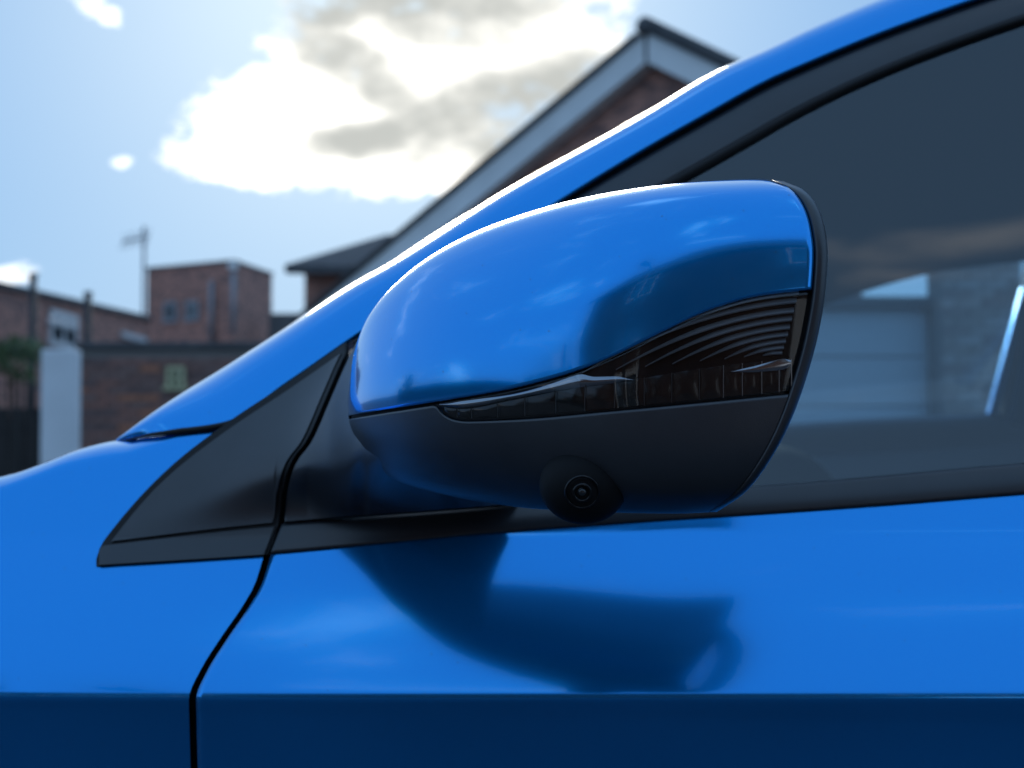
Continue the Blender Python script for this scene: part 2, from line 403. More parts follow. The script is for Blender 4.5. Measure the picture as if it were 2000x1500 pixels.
# front wing (fender)
ftw = ws([(p, fend_top(p)) for p in (-2200, -1700, -1200, -800, -500, -200, 0, 75, 150, 225, 290, 360, 440, 550, 660)])
ftz = pchip([p.x for p in ftw], [p.z for p in ftw])
def roll_r(x):
    t = min(1, max(0, (x + .245) / .03)); return .011 * (1 - t) + .003 * t
XF = -1.42
rows = []
NU = 150
us = [ (i / NU) ** .75 for i in range(NU + 1)]
vz = []
colmat = []
for u in us:
    c = []
    x1 = -.2
    for _ in range(6): x = XF + u * (gx(ftz(min(x1, -.11))) - GAPW - XF); x1 = x
    rr = roll_r(x1); zt = ftz(x1) - rr
    zl = zlow(XF + u * (gx(.35) - XF))
    zs, z0 = zrows(zl, zt, 10); zs = zs + [z0 + (zt - z0) * k / 26 for k in range(27)]
    for z in zs:
        xx = XF + u * (gx(z) - GAPW - XF)
        yy = S(xx, z)
        if xx < -1.1: yy += (xx + 1.1) ** 2 * 1.6
        c.append(Vector((xx, yy, z)))
    p0 = c[-1]; sl_ = (c[-1] - c[-2]).normalized(); th0 = math.atan2(sl_.y, sl_.z)
    for k in range(1, 11):
        th = th0 + (R(93) - th0) * k / 10
        c.append(p0 + Vector((0, (.055 if rr > .01 else rr * 4) * (math.cos(th0) - math.cos(th)) / max(.3, math.cos(th0)) , rr * (math.sin(th) - math.sin(th0)) / (1 - math.sin(th0)))))
    p0 = c[-1]
    for k in (1, 2, 3): c.append(p0 + Vector((0, .012 * k, -.0015 * k * k)))
    colmat.append(c)
def cols2rows(cm): return [[c[i] for c in cm] for i in range(len(cm[0]))]
fender = grid('front_wing', cols2rows(colmat), M['paint'], car)
hood_edge = [c[-1] for c in colmat if c[-1].x < -.23]
# bonnet
hr = []
for k in range(25):
    t = k / 24; e = 4 * t * (1 - t)
    hr.append([Vector((p.x - .10 * e * (1 if p.x < -.9 else .6), p.y + .004 + t * (CW - 2 * p.y - .008), p.z - .004 - .016 * e ** .6)) for p in hood_edge])
hood = grid('bonnet', hr, M['paint'], car)
# front door and rear door skins
def door_skin(name, xl, xr, n):
    rws = []
    zs, z0 = zrows(.22, 1, 8)
    def row(zf):
        r = []
        for j in range(n + 1):
            u = (j / n) ** 1.25
            z = zf(None); a = xl(z) ; x = a + u * (xr - a)
            z = zf(x); a = xl(z); x = a + u * (xr - a)
            r.append(Vector((x, S(x, z), z)))
        return r
    for z in zs: rws.append(row(lambda x, z=z: z))
    for k in range(31):
        f = k / 30
        rws.append(row(lambda x, f=f: z0 + f * ((beltz(x) if x is not None else .96) + .006 - z0)))
    # turn the leading edge in
    for r in rws: r.insert(0, r[0] + Vector((.0005, .0012, 0))); r.insert(0, r[0] + Vector((.001, .012, 0))); r.append(r[-1] + Vector((-.001, .012, 0)))
    return grid(name, rws, M['paint'], car)
door = door_skin('front_door', lambda z: gx(z) + GAPW, .86, 90)
rdoor = door_skin('rear_door', lambda z: .866, 1.66, 30)
quarter = door_skin('rear_quarter', lambda z: 1.666, 2.55, 30)
# near-black sheet: shade behind the shut lines put into its colour
itop = lambda x: min(.985, ftz(x) - .035) if x < -.12 else .985
rows = [[Vector((x, S(x, .25 + (itop(x) - .25) * k / 49) + .014 + max(0, -x - 1.1) ** 2 * 1.6, .25 + (itop(x) - .25) * k / 49)) for x in np.linspace(-1.35, 2.5, 120)] for k in range(50)]
grid('gap_shade_sheet', rows, M['dark'], car)
# side sill
MB().box((.35, .09, .2), (2.2, .1, .1)).build('sill', M['plastic'], car, bevel=.02)

# windscreen pillar and roof rail, one curved piece
pxs = [227 + (6500 - 227) * (i / 150) ** 2.2 for i in range(151)]
rows = []
pprof_s = pchip([0, .2, .4, .55, .66, .78, .90, 1.0], [0, .38, .68, .82, .90, .965, 1.0, .985])
pprof_d = pchip([0, .2, .4, .55, .66, .78, .90, 1.0], [0, .05, .17, .34, .56, .95, 1.65, 2.5])
phis = list(np.linspace(0, 1, 45))
def pillar_pt(px, ph):
    s_ = pprof_s(ph)
    # a matching point of the outer silhouette: straight across the pillar
    t = min(1, (px - 227) / 260); dx = -70 * t
    pxu = max(226, px + dx)
    pu = (pxu, pill_up(pxu)); pl = (px, pill_lo(px))
    q = (pl[0] + (pu[0] - pl[0]) * s_, pl[1] + (pu[1] - pl[1]) * s_)
    wid = math.hypot(pu[0] - pl[0], pu[1] - pl[1]) / 1000 * T * .9
    p = onS(q[0], q[1], 0)
    return P(q[0], q[1], p.y + min(.045, wid) * pprof_d(ph) + .034 * (max(0.0, min(1.0, (350 - px) / 123)) ** 2))
rows = [[pillar_pt(px, ph) for px in pxs] for ph in phis if ph >= 0]
edge = [p + Vector((.0, .010, -.001)) for p in rows[0]]
rows.insert(0, edge)
pillar = grid('windscreen_pillar', rows, M['paint'], car)
back_edge = rows[-1]
# window frame, in three strips
def band(name, f0, f1, d0, d1, m, n=5, bulge=.0, lo=690, hi=6500, num=120):
    rws = []
    px_ = [lo + (hi - lo) * (i / num) ** 2 for i in range(num + 1)]
    for k in range(n + 1):
        s_ = k / n; r = []
        for px in px_:
            a, b = pill_lo(px), frame_in(px)
            py = a + (b - a) * (f0 + (f1 - f0) * s_)
            r.append(onS(px, py, d0 + (d1 - d0) * s_ - bulge * math.sin(math.pi * s_)))
        rws.append(r)
    rws.insert(0, [p + Vector((0, .01, 0)) for p in rws[0]]); rws.append([p + Vector((0, .01, 0)) for p in rws[-1]])
    return grid(name, rws, m, car)
band('frame_gap', -.05, .25, .012, .010, M['dark'])
band('window_frame', .16, .84, .004, .002, M['satin'], 8, .0012)
band('window_seal', .80, 1.0, .0015, .006, M['rubber'], 6, .002)
# dark bead drawn for the shaded gap between pillar foot and wing
sp_ = [(229 + 219 * k / 30) for k in range(31)]
MB().tube([pillar_pt(p, 0) + Vector((0, -.0008, -.0012)) for p in sp_], [.0006 + .0016 * min(1, max(0, k - 5) / 12) for k in range(31)], 8).build('cowl_gap_shade', M['rubber'], car, True)
# side glass
def glassgrid(name, lo, hi, off, m, top=0, bot=6):
    px_ = [lo + (hi - lo) * (i / 60) ** 1.6 for i in range(61)]
    return grid(name, [[onS(px, (frame_in(px) - top) * (1 - k / 24) + (belt_up(px) + bot) * k / 24, off) for px in px_] for k in range(25)], m, car)
sg = glassgrid('side_window', 660, 3700, .007, M['glass'], 6)
rg1 = glassgrid('rear_side_window', 3760, 5560, .007, M['glass'], 6)
rp1 = glassgrid('rear_pillar', 5600, 7300, .001, M['paint'], 60, 12)
# belt moulding
def strip(name, lo, hi, up, dn, off, m, n=8, num=90, bulge=.0015, f=None, shear=0):
    rws = []; px_ = [lo + (hi - lo) * (i / num) ** (1.5 if hi > 3000 else 1) for i in range(num + 1)]
    f = f or (lambda px, py: 0.0)
    for k in range(n + 1):
        s_ = k / n
        r_ = [px + shear * (1 - s_) * (1 - i / num) for i, px in enumerate(px_)]
        rws.append([onS(px, up(px) + (dn(px) - up(px)) * s_, off - bulge * math.sin(math.pi * s_) - f(px, up(px) + (dn(px) - up(px)) * s_)) for px in r_])
    rws.insert(0, [p + Vector((0, .012, 0)) for p in rws[0]]); rws.append([p + Vector((0, .012, 0)) for p in rws[-1]])
    for r in rws: r.insert(0, r[0] + Vector((.0004, .010, 0))); r.append(r[-1] + Vector((-.0004, .010, 0)))
    return grid(name, rws, m, car)
strip('belt_moulding', 528, 6500, belt_up, lambda p: belt_lo(p) - 5, -.0012, M['satin'], shear=22)
strip('belt_seal', 528, 6500, lambda p: belt_lo(p) - 8, lambda p: belt_lo(p) + 1, .0004, M['rubber'], bulge=.0004)

# sail panel in front of the mirror, and the mirror foot
sail_top = pchip([188, 196, 215, 330, 440, 560, 690], [1092, 1068, 1040, 914, 828, 748, 658])
gap_py = pchip([522, 545, 552, 566, 600, 640, 668, 690], [1087, 1020, 960, 910, 860, 770, 706, 662])
ridge = pchip([250, 400, 500, 566, 640, 680, 720, 800, 1000, 1200], [1020, 965, 928, 910, 888, 864, 838, 845, 900, 930])
amp = pchip([250, 400, 500, 566, 640, 700, 760, 850, 930, 1010], [0, .0045, .013, .024, .060, .122, .158, .150, .07, .0])
def bump(px, py):
    a = max(0.0, amp(px)); d = py - ridge(px)
    k_ = min(1.0, max(0.0, (px - 600) / 120))
    return a * (math.exp(-abs(d / (58 + 74 * k_)) ** (2 + 1.6 * k_)) if d > 0 else math.exp(-(d / 150) ** 2))
def sail_bot(px): return belt_lo(px) if px < 522 else gap_py(px)
def column_patch(name, lo, hi, top, bot, off, m, num=70, n=36, f=None, edge=.008, pw=1.0, shear=0):
    cm = []
    for i in range(num + 1):
        px = lo + (hi - lo) * (i / num) ** pw; a, b = top(px), bot(px)
        if b < a + 1: b = a + 1
        c = []
        for k in range(n + 1):
            t = .5 - .5 * math.cos(math.pi * k / n)
            py = a + (b - a) * t; pxx = px + shear * (1 - t) * (i / num) ** 3
            c.append(onS(pxx, py, off - (f(px, py) if f else 0)))
        c.insert(0, c[0] + Vector((0, edge, -.0003))); c.append(c[-1] + Vector((0, edge, .0003)))
        cm.append(c)
    cm.insert(0, [p + Vector((.0004, edge, 0)) for p in cm[0]]); cm.append([p + Vector((-.0004, edge, 0)) for p in cm[-1]])
    return grid(name, cols2rows(cm), m, car)
column_patch('sail_seal', 188, 676, lambda p: sail_top(p), lambda p: sail_bot(p) - 2, -.0008, M['rubber'], f=bump)
line_ = lambda p: belt_up(p) - 4
def sp_bot(px):
    return line_(px) if px < 530 else min(line_(px), gap_py(px + 11))
column_patch('sail_panel', 218, 666, lambda p: sail_top(p) + 15 + 6 * max(0, (300 - p) / 90), sp_bot, -.0026, M['plastic'], f=bump, num=110)
column_patch('sail_moulding', 193, 517, lambda p: max(belt_up(p) + 3, sail_top(p) + 4), lambda p: belt_lo(p) - 4, -.0024, M['satin'], f=bump, edge=.006, n=12, shear=22)
# mirror foot, on the door side of the shut line
def foot_top(px): return gap_py(px - 9) + 2 if px < 695 else 668
def foot_bot(px): return belt_up(px) - 4
foot = column_patch('mirror_foot', 556, 1010, foot_top, foot_bot, -.0026, M['plastic'], f=bump, num=110, n=44)
column_patch('shut_line_shade', 520, 680, lambda p: gap_py(p - 2) - 14, lambda p: gap_py(p) + 26, .006, M['dark'], f=lambda a, b: bump(a, b) * .93, num=30, n=10)  # near-black backing, stands for the shade in the shut line

# ------------------------------------------------------------------ door mirror
top_c = curve_arc([(690, 694), (700, 660), (716, 624), (745, 583), (800, 530), (860, 488), (930, 452), (1000, 425), (1100, 395), (1200, 374), (1300, 360), (1400, 352), (1480, 349), (1530, 354)])
right_c = curve_arc([(1530, 354), (1568, 370), (1596, 402), (1611, 445), (1617, 495), (1613, 565), (1600, 645), (1576, 735), (1541, 830), (1502, 902), (1455, 962), (1400, 1000)])
bot_c = curve_arc([(700, 868), (722, 900), (770, 936), (850, 962), (950, 982), (1050, 994), (1200, 1001), (1320, 1003), (1400, 1000)])
left_c = curve_arc([(690, 694), (683, 745), (679, 790), (682, 822), (700, 868)])
def patch(u, v):
    tx, ty = top_c(u); bx_, by = bot_c(u); lx, ly = left_c(v); rx, ry = right_c(v)
    c00, c10, c01, c11 = (690, 694), (1530, 354), (700, 868), (1400, 1000)
    def f(t, b, l, r, i): return (1-v)*t + v*b + (1-u)*l + u*r - ((1-u)*(1-v)*c00[i] + u*(1-v)*c10[i] + (1-u)*v*c01[i] + u*v*c11[i])
    return f(tx, bx_, lx, rx, 0), f(ty, by, ly, ry, 1)
def mdepth(u, v, back=False):
    """outer surface: swept back from the tip, flatter and squarer towards the rear rim"""
    u = min(1.0, max(0.0, u)); w_ = min(1, max(0, (u - .30) / .60)); w_ = w_ * w_ * (3 - 2 * w_)
    p_ = 2.15 + 2.3 * w_; D = .086 - .034 * w_
    s_ = max(0.0, 1 - (1 - u) ** 2.6) ** .75
    mid = -.030 - .165 * s_
    t = abs(2 * v - 1); pr = max(0, 1 - t ** p_) ** .5
    ye = mid + D * (.06 + .94 * math.sqrt(max(0, 1 - (1 - u) ** 2)))
    return ye + .040 * pr * math.sqrt(max(0, 1 - (1 - u) ** 2)) if back else ye + (mid - ye) * pr
def mp(u, v, off=0.0, back=False):
    px, py = patch(u, v); y_ = mdepth(u, v, back) + off
    if back:      # the inboard edge of the opening stands further forward than the outboard edge
        px = 690 + (px - 690) * (1 - .10 * max(0, 1 - abs(2 * v - 1) ** 2.5) ** .5 * u)
    return P(px, py, y_)
def vbound(u, fn):
    lo, hi = 0.02, .98
    for _ in range(40):
        m_ = (lo + hi) / 2; px, py = patch(u, m_)
        if py < fn(px): lo = m_
        else: hi = m_
    return (lo + hi) / 2
def uvof(px, py):
    u, v = min(.98, max(.02, (px - 690) / 900)), .5
    for _ in range(30):
        x, y = patch(u, v); e = 1e-4
        xu, yu = patch(u + e, v); xv, yv = patch(u, v + e)
        a, b, c, d = (xu - x) / e, (xv - x) / e, (yu - y) / e, (yv - y) / e
        det = a * d - b * c or 1e-6; rx, ry = px - x, py - y
        u += max(-.2, min(.2, (d * rx - b * ry) / det)); v += max(-.2, min(.2, (a * ry - c * rx) / det))
        u = min(1, max(0, u)); v = min(1, max(0, v))
    return u, v
def onM(px, py, off=0.0):
    u, v = uvof(px, py); return P(px, py, mdepth(u, v) + off)
capb = pchip([670, 690, 850, 1000, 1060, 1130, 1200, 1300, 1400, 1480, 1585, 1625], [813, 809, 783, 757, 742, 721, 692, 642, 597, 575, 563, 560])
lensb = pchip([851, 858, 870, 888, 910, 1000, 1200, 1400, 1540, 1620], [789, 800, 810, 818, 821, 818, 801, 782, 768, 760])
stript = pchip([851, 900, 1000, 1130, 1240, 1330, 1450, 1545, 1620], [788, 795, 778, 752, 737, 722, 706, 698, 692])
def ucos(a, b, n): return [a + (b - a) * (i / n) ** 1.6 for i in range(n + 1)]
# inner shell: parent of the mirror's parts
sh = []
vv = [.5 - .5 * math.cos(math.pi * k / 60) for k in range(61)]
for u in ucos(.012, .985, 70):
    ring = [mp(u, .012 + .976 * v, .004) for v in vv] + [mp(u, .012 + .976 * v, 0, True) for v in vv[::-1]]
    sh.append(ring + [ring[0]])
mirror = grid('door_mirror', sh, M['dark'], car); mirror['label'] = 'blue-capped door mirror with black underside'
UB = .975
# painted cap
cm = []
for u in ucos(0.0, UB - .002, 110):
    vb = vbound(u, capb); c = []
    for k in range(71):
        t = k / 70; t = t ** 1.5 if t < .3 else .3 ** 1.5 + (t - .3) / .7 * (1 - .3 ** 1.5)
        c.append(mp(u, vb * t))
    # tuck top edge and rolled lower lip
    top = [mp(u, .0, .006), mp(u, .0, .002)]
    lip = [mp(u, vb + .004, .0008), mp(u, vb + .0065, .0028), mp(u, vb + .006, .007)]
    cm.append(top + c + lip)
cm.append([p + (q - p) * .15 + Vector((.0004, .004, 0)) for p, q in zip(cm[-1], cm[-1])])
grid('mirror_cap', cols2rows(cm), M['paint'], mirror)
# black lower cover
u0 = uvof(851, 789)[0]
cm = []
for u in ucos(0.0, UB, 110):
    def low(px): return max(capb(px) + 9, (lensb(px) + 3) if px > 851 else 0)
    va = vbound(u, low); c = [mp(u, va - .004, .008), mp(u, va - .002, .002)]
    for k in range(61): c.append(mp(u, va + (1 - va) * math.sin(math.pi / 2 * k / 60) ** 1.0, .0004))
    for k in range(1, 20): c.append(mp(u, 1 - .5 * k / 19, 0.0004, True))
    cm.append(c)
grid('lower_cover', cols2rows(cm), M['plastic'], mirror)
# upper back cover
cm = [[mp(u, .5 * k / 24, .0006, True) for k in range(25)] for u in ucos(.02, UB, 50)]
grid('back_cover', cols2rows(cm), M['plastic'], mirror)
# bezel round the mirror opening
rg = []
for u, off in ((UB, .006), (UB, .0008), (.982, -.0006), (.990, -.0002), (.997, .0012), (1.0, .003), (1.0, .008)):
    rg.append([mp(u, v, off) for v in vv] + [mp(u, v, off * .3, True) for v in vv[::-1]])
rg.append([p + Vector((-.012, 0, 0)) + (Vector((rg[-1][30].x, sum(q.y for q in rg[-1]) / len(rg[-1]), sum(q.z for q in rg[-1]) / len(rg[-1]))) - p) * .06 for p in rg[-1]])
grid('bezel', rg, M['satin'], mirror)
loop = rg[-1]; cen = sum(loop, Vector()) / len(loop)
mesh_obj('mirror_glass', loop + [cen], [(i, (i + 1) % len(loop), len(loop)) for i in range(len(loop))], M['mirror'], mirror, False)
# indicator lamp
def lens_cols(top, bot, off, a, b, n, nk, lip=True):
    cm = []
    for i in range(n + 1):
        u = a + (b - a) * i / n; va = vbound(u, top); vb = max(va + .001, vbound(u, bot))
        c = [mp(u, va + (vb - va) * k / nk, off) for k in range(nk + 1)]
        if lip: c = [mp(u, va, off + .004)] + c + [mp(u, vb, off + .004)]
        cm.append(c)
    return cols2rows(cm)
UL = .966
grid('lamp_housing', lens_cols(lambda p: capb(p) + 7, lambda p: lensb(p) + 1, .0034, u0, UL, 80, 24, False), M['reflector'], mirror)
grid('indicator_lens', lens_cols(lambda p: capb(p) + 7, lambda p: lensb(p), .0002, u0, UL, 90, 30), M['lens'], mirror)
arcs = [((1137, 729), (1556, 592)), ((1203, 723), (1551, 611)), ((1260, 717), (1547, 627)), ((1313, 712), (1543, 643)), ((1367, 706), (1539, 657)), ((1415, 702), (1535, 670)), ((1453, 698), (1531, 682)), ((1490, 695), (1528, 692))]
arcs.insert(0, ((1165, 713), (1560, 575)))
for a, b in arcs:
    q = (a[0] + .52 * (b[0] - a[0]), b[1] + .12 * (a[1] - b[1])); lo_, hi_, mid = [], [], []
    for k in range(25):
        t = k / 24; x = (1-t)**2*a[0] + 2*t*(1-t)*q[0] + t*t*b[0]; y = (1-t)**2*a[1] + 2*t*(1-t)*q[1] + t*t*b[1]
        hgt = 2.0 + 9.0 * min(1, t * 2.2)
        lo_.append(onM(x, y, .0012)); mid.append(onM(x, y - 2.2, .0010)); hi_.append(onM(x, y - hgt, .0030))
    grid('lamp_rib', [[p + Vector((0, .0018, 0)) for p in lo_], lo_, mid, hi_], M['rib'], mirror, smooth=False)
# light guide cells along the lower edge
ticks = [866, 893, 921, 972, 1025, 1085, 1142, 1200, 1258, 1312, 1366, 1413, 1450, 1488, 1522, 1546]
for a, b in zip(ticks[:-1], ticks[1:]):
    rws = []
    for k in range(5):
        s_ = k / 4; r = []
        for j in range(5):
            px = a + 1.6 + (b - a - 3.2) * j / 4; tp = stript(px) + 4; bt = lensb(px) - 5
            r.append(onM(px, tp + (bt - tp) * s_, .0012 if 0 < k < 4 and 0 < j < 4 else .0020))
        rws.append(r)
    grid('light_cell', rws, M['led'], mirror)
    px = b; tp = stript(px) + 3; bt = lensb(px) - 4
    grid('light_divider', [[onM(px + dx, tp + (bt - tp) * k / 6, .0009) for dx in (-.8, .8)] for k in range(7)], M['rib'] if b > 1400 else M['dimrib'], mirror)
# bright reflector blade at the lamp's inner end
btop = pchip([858, 900, 1000, 1080, 1118, 1135, 1160, 1210, 1236], [789, 784, 769, 748, 735, 731, 736, 735, 741])
bbot = pchip([858, 900, 1000, 1130, 1210, 1236], [792, 796, 779, 757, 747, 743])
px_ = np.linspace(858, 1236, 50)
grid('blade_and_reflection', [[onM(p, btop(p) + (bbot(p) - btop(p)) * k / 5, .0016 - .0009 * math.sin(math.pi * k / 5)) for p in px_] for k in range(6)], M['chrome'], mirror)
px_ = np.linspace(1428, 1545, 24)  # second patch: a reflection on the lens, built as a chrome insert
rt_ = pchip([1428, 1470, 1500, 1530, 1545], [725, 716, 708, 701, 704]); rb_ = pchip([1428, 1470, 1500, 1530, 1545], [727, 727, 725, 722, 714])
grid('blade_and_reflection', [[onM(p, rt_(p) + (rb_(p) - rt_(p)) * k / 4, .0008 - .0004 * math.sin(math.pi * k / 4)) for p in px_] for k in range(5)], M['chrome'], mirror)
# camera pod under the mirror
pc = onM(1140, 948, .004); sc_ = .00026
m_ = MB(); nu_, nv_ = 40, 24
pod = [[pc + Vector((math.cos(a) * math.sin(b) * 80 * sc_, -math.cos(b) * .017 , math.sin(a) * math.sin(b) * 70 * sc_)) for a in np.linspace(0, 2*math.pi, nu_ + 1)] for b in np.linspace(0, math.pi * .62, nv_)]
grid('camera_pod', pod, M['poddark'], mirror)
cn = Vector((.0, -.96, -.28)).normalized(); cx = cn.orthogonal().normalized(); cy = cn.cross(cx)
cc = P(1137, 961, pc.y - .0160)
def ring_obj(name, r, rt, m, off, n=40, k=8):
    rws = []
    for i in range(n + 1):
        a = 2*math.pi*i/n; d = cx*math.cos(a) + cy*math.sin(a); c = cc + d*r + cn*off
        rws.append([c + d*(rt*math.cos(2*math.pi*j/k)) + cn*(rt*math.sin(2*math.pi*j/k)) for j in range(k + 1)])
    return grid(name, rws, m, mirror)
ring_obj('camera_ring', 29 * sc_, .0006, M['gloss'], .0002); ring_obj('camera_ring', 15 * sc_, .0008, M['gloss'], .0012)
ln = [[cc + (cx*math.cos(a) + cy*math.sin(a)) * math.sin(b) * 9 * sc_ + cn * (math.cos(b) * 8 * sc_) for a in np.linspace(0, 2*math.pi, 25)] for b in np.linspace(0, math.pi/2, 9)]
grid('camera_lens', ln, M['camlens'], mirror)

# ------------------------------------------------------------------ rest of the car: glazing, roof, cabin, far side, wheels
ws_rows = []
be = [p for p, px in zip(back_edge, pxs) if px < 2300]
for k in range(21):
    t = k / 20; e = 4 * t * (1 - t)
    ws_rows.append([Vector((p.x - .10 * e, p.y + t * (CW - 2 * p.y), p.z - .004 + .012 * e)) for p in be])
grid('windscreen', ws_rows, M['screen'], car)
re_ = [p for p, px in zip(back_edge, pxs) if px >= 2240]
re_ = re_ + [re_[-1] + Vector((.25, 0, -.03)), re_[-1] + Vector((.5, .02, -.09))]
rr_ = []
for k in range(17):
    t = k / 16; e = 4 * t * (1 - t)
    rr_.append([Vector((p.x - .05 * e, p.y + t * (CW - 2 * p.y), p.z + .03 * e)) for p in re_])
grid('roof', rr_, M['paint'], car, thick=.004)
grid('headliner', [[p + Vector((0, 0, -.035)) for p in r] for r in rr_], M['liner'], car)
# rear end
tail = [(2.55, .42), (2.62, .6), (2.62, .85), (2.56, 1.0), (2.36, 1.28), (2.16, 1.44)]
grid('tailgate', [[Vector((x + .02 * math.sin(math.pi * t), .20 + t * (CW - .40), z)) for t in np.linspace(0, 1, 9)] for x, z in tail], M['paint'], car, thick=.01)
front = [(-1.42, .25), (-1.5, .4), (-1.5, .62), (-1.42, .80), (-1.40, .86)]
grid('front_bumper', [[Vector((x - .16 * math.sin(math.pi * t), .22 + t * (CW - .44), z)) for t in np.linspace(0, 1, 13)] for x, z in front], M['paint'], car, thick=.01)
MB().box((.5, CW / 2, .2), (3.8, 1.4, .06)).build('floor_pan', M['dark'], car)
def wheel(x, y, s_):
    m1 = MB(); prof = [(.20, -.10), (.29, -.105), (.315, -.08), (.32, 0), (.315, .08), (.29, .105), (.20, .10)]
    rws = [[Vector((x + r * math.cos(a), y + t, .32 + r * math.sin(a))) for a in np.linspace(0, 2*math.pi, 41)] for r, t in prof]
    ty = grid('wheel', rws, M['tyre'], car)
    mb = MB()
    for k in range(5):
        a = 2 * math.pi * k / 5
        mb.box((x + .12 * math.cos(a), y - .07 * s_, .32 + .12 * math.sin(a)), (.2, .03, .05), Matrix.Rotation(-a, 3, 'Y'))
    mb.tube([(x, y - .085 * s_, .32), (x, y + .05 * s_, .32)], .05, 16)
    rim = grid('rim', [[Vector((x + r * math.cos(a), y + t, .32 + r * math.sin(a))) for a in np.linspace(0, 2*math.pi, 41)] for r, t in ((.20, -.09 * s_), (.185, -.06 * s_), (.185, .08 * s_))], M['alloy'], ty)
    mb.build('spokes', M['alloy'], ty, bevel=.008)
for x in (arch_x, 1.95): wheel(x, .19, 1); wheel(x, CW - .19, -1)
# cabin
FY = CW - .10
dash = [(-.30, .70), (-.30, .90), (-.05, .955), (.18, .962), (.27, .93), (.31, .85), (.28, .70)]
MB().prism([(x, .16, z) for x, z in dash], (0, CW - .32, 0)).build('dashboard', M['cloth'], car, bevel=.02)
def far(px, py, y): return P(px, py, y)
# far door lining in two tones
yd = 1.60
zt_ = lambda x: beltz(x) + .045
xs = np.linspace(-.15, .93, 40)
grid('door_lining', [[Vector((x, yd + .004 - .012 * math.sin(math.pi * k / 6), zt_(x) - .06 * (k / 6))) for x in xs] for k in range(7)], M['trim'], car, thick=-.01)
grid('door_lining', [[Vector((x, yd - .012 - .03 * math.sin(math.pi * k / 8), zt_(x) - .058 - .40 * (k / 8))) for x in xs] for k in range(9)], M['trimlight'], car, thick=-.01)
# instrument cowl
cowl = P(1500, 948, 1.26)
rws = []
for b in np.linspace(0, math.pi, 17):
    rws.append([Vector((cowl.x + .062 * math.cos(t) * 1.0 , cowl.y + .17 * -math.cos(b), cowl.z + (.060 * math.sin(t)) * math.sin(b) ** .35)) for t in np.linspace(0, math.pi, 21)])
grid('instrument_cowl', rws, M['cloth'], car)
# steering wheel
c0 = Vector((.47, 1.27, .80)); ax = Vector((.9, 0, .42)).normalized(); a1 = Vector((0, 1, 0)); a2 = ax.cross(a1)
mb = MB(); mb.tube([c0 + (a1 * math.cos(t) + a2 * math.sin(t)) * .175 for t in np.linspace(0, 2*math.pi, 33)], .015, 10)
mb.box(c0, (.05, .14, .1)); mb.tube([c0 - a1 * .17, c0 + a1 * .17], .014); mb.tube([c0, c0 - ax * .25 ], .03)
mb.build('steering_wheel', M['cloth'], car, True)
for sy in (.50, 1.24):
    mb = MB(); mb.box((1.02, sy, .50), (.52, .50, .16)).box((1.32, sy, .82), (.14, .48, .60), Matrix.Rotation(R(14), 3, 'Y')).box((1.43, sy, 1.20), (.09, .26, .17), Matrix.Rotation(R(10), 3, 'Y'))
    mb.build('seat', M['cloth'], car, bevel=.05)
# sheet added to darken side glass, the far centre pillar and a blue strip
edge_pts = [(1150, 760), (1400, 668), (1560, 612), (1620, 592), (1730, 556), (1850, 526), (2000, 508), (2300, 484), (2700, 465)]
ef = curve_arc(edge_pts); yh = 1.52
lo_ = [P(*ef(t), yh) for t in np.linspace(0, 1, 40)]
near_ = [onS(px, frame_in(px) - 4, .03) for px in np.linspace(720, 3000, 40)]
rl = [[p + Vector((0, .10, .05)) for p in lo_], [p + Vector((0, .03, .0)) for p in lo_], lo_]
for k in range(1, 25):
    t = k / 24; rl.append([p.lerp(q, t) + Vector((0, 0, .12 * math.sin(math.pi * t))) for p, q in zip(lo_, near_)])
grid('added_cabin_sheet', rl, M['liner'], car)
mb = MB(); mb.prism([P(1975, 830, 1.58), P(2160, 830, 1.58), P(2200, 460, 1.58), P(2040, 480, 1.58)], (0, .05, 0)); mb.build('centre_pillar', M['liner'], car, bevel=.01)
mb = MB(); mb.prism([P(1931, 812, 1.60), P(1952, 812, 1.60), P(2012, 560, 1.60), P(1999, 560, 1.60)], (0, .02, 0)); mb.build('blue_strip', M['paint'], car, bevel=.002)
mb = MB(); mb.prism([P(1954, 825, 1.60), P(1978, 825, 1.60), P(2050, 500, 1.60), P(2014, 500, 1.60)], (0, .03, 0)); mb.build('pillar_seal', M['trimlight'], car, bevel=.002)
# the far side repeats the near side
def mirrored(o, parent):
    c = o.copy(); col.objects.link(c); c.parent = parent
    return c
FARBASE = {}
for o in [fender, door, rdoor, quarter, pillar, sg, rg1, rp1, mirror] + [q for q in car.children if q.name.split('.')[0] in ('window_frame', 'belt_moulding', 'gap_shade_sheet', 'sail_panel', 'mirror_foot', 'sill')]:
    c = o.copy(); col.objects.link(c); c.parent = car
    c.matrix_parent_inverse = Matrix.Translation(-Vector(car.location)) @ Matrix.Translation((0, CW, 0)) @ Matrix.Scale(-1, 4, (0, 1, 0))
    if o is mirror:
        for k in o.children:
            d = k.copy(); col.objects.link(d); d.parent = c; d.matrix_parent_inverse = Matrix.Identity(4)
        c['label'] = 'door mirror on the far side'

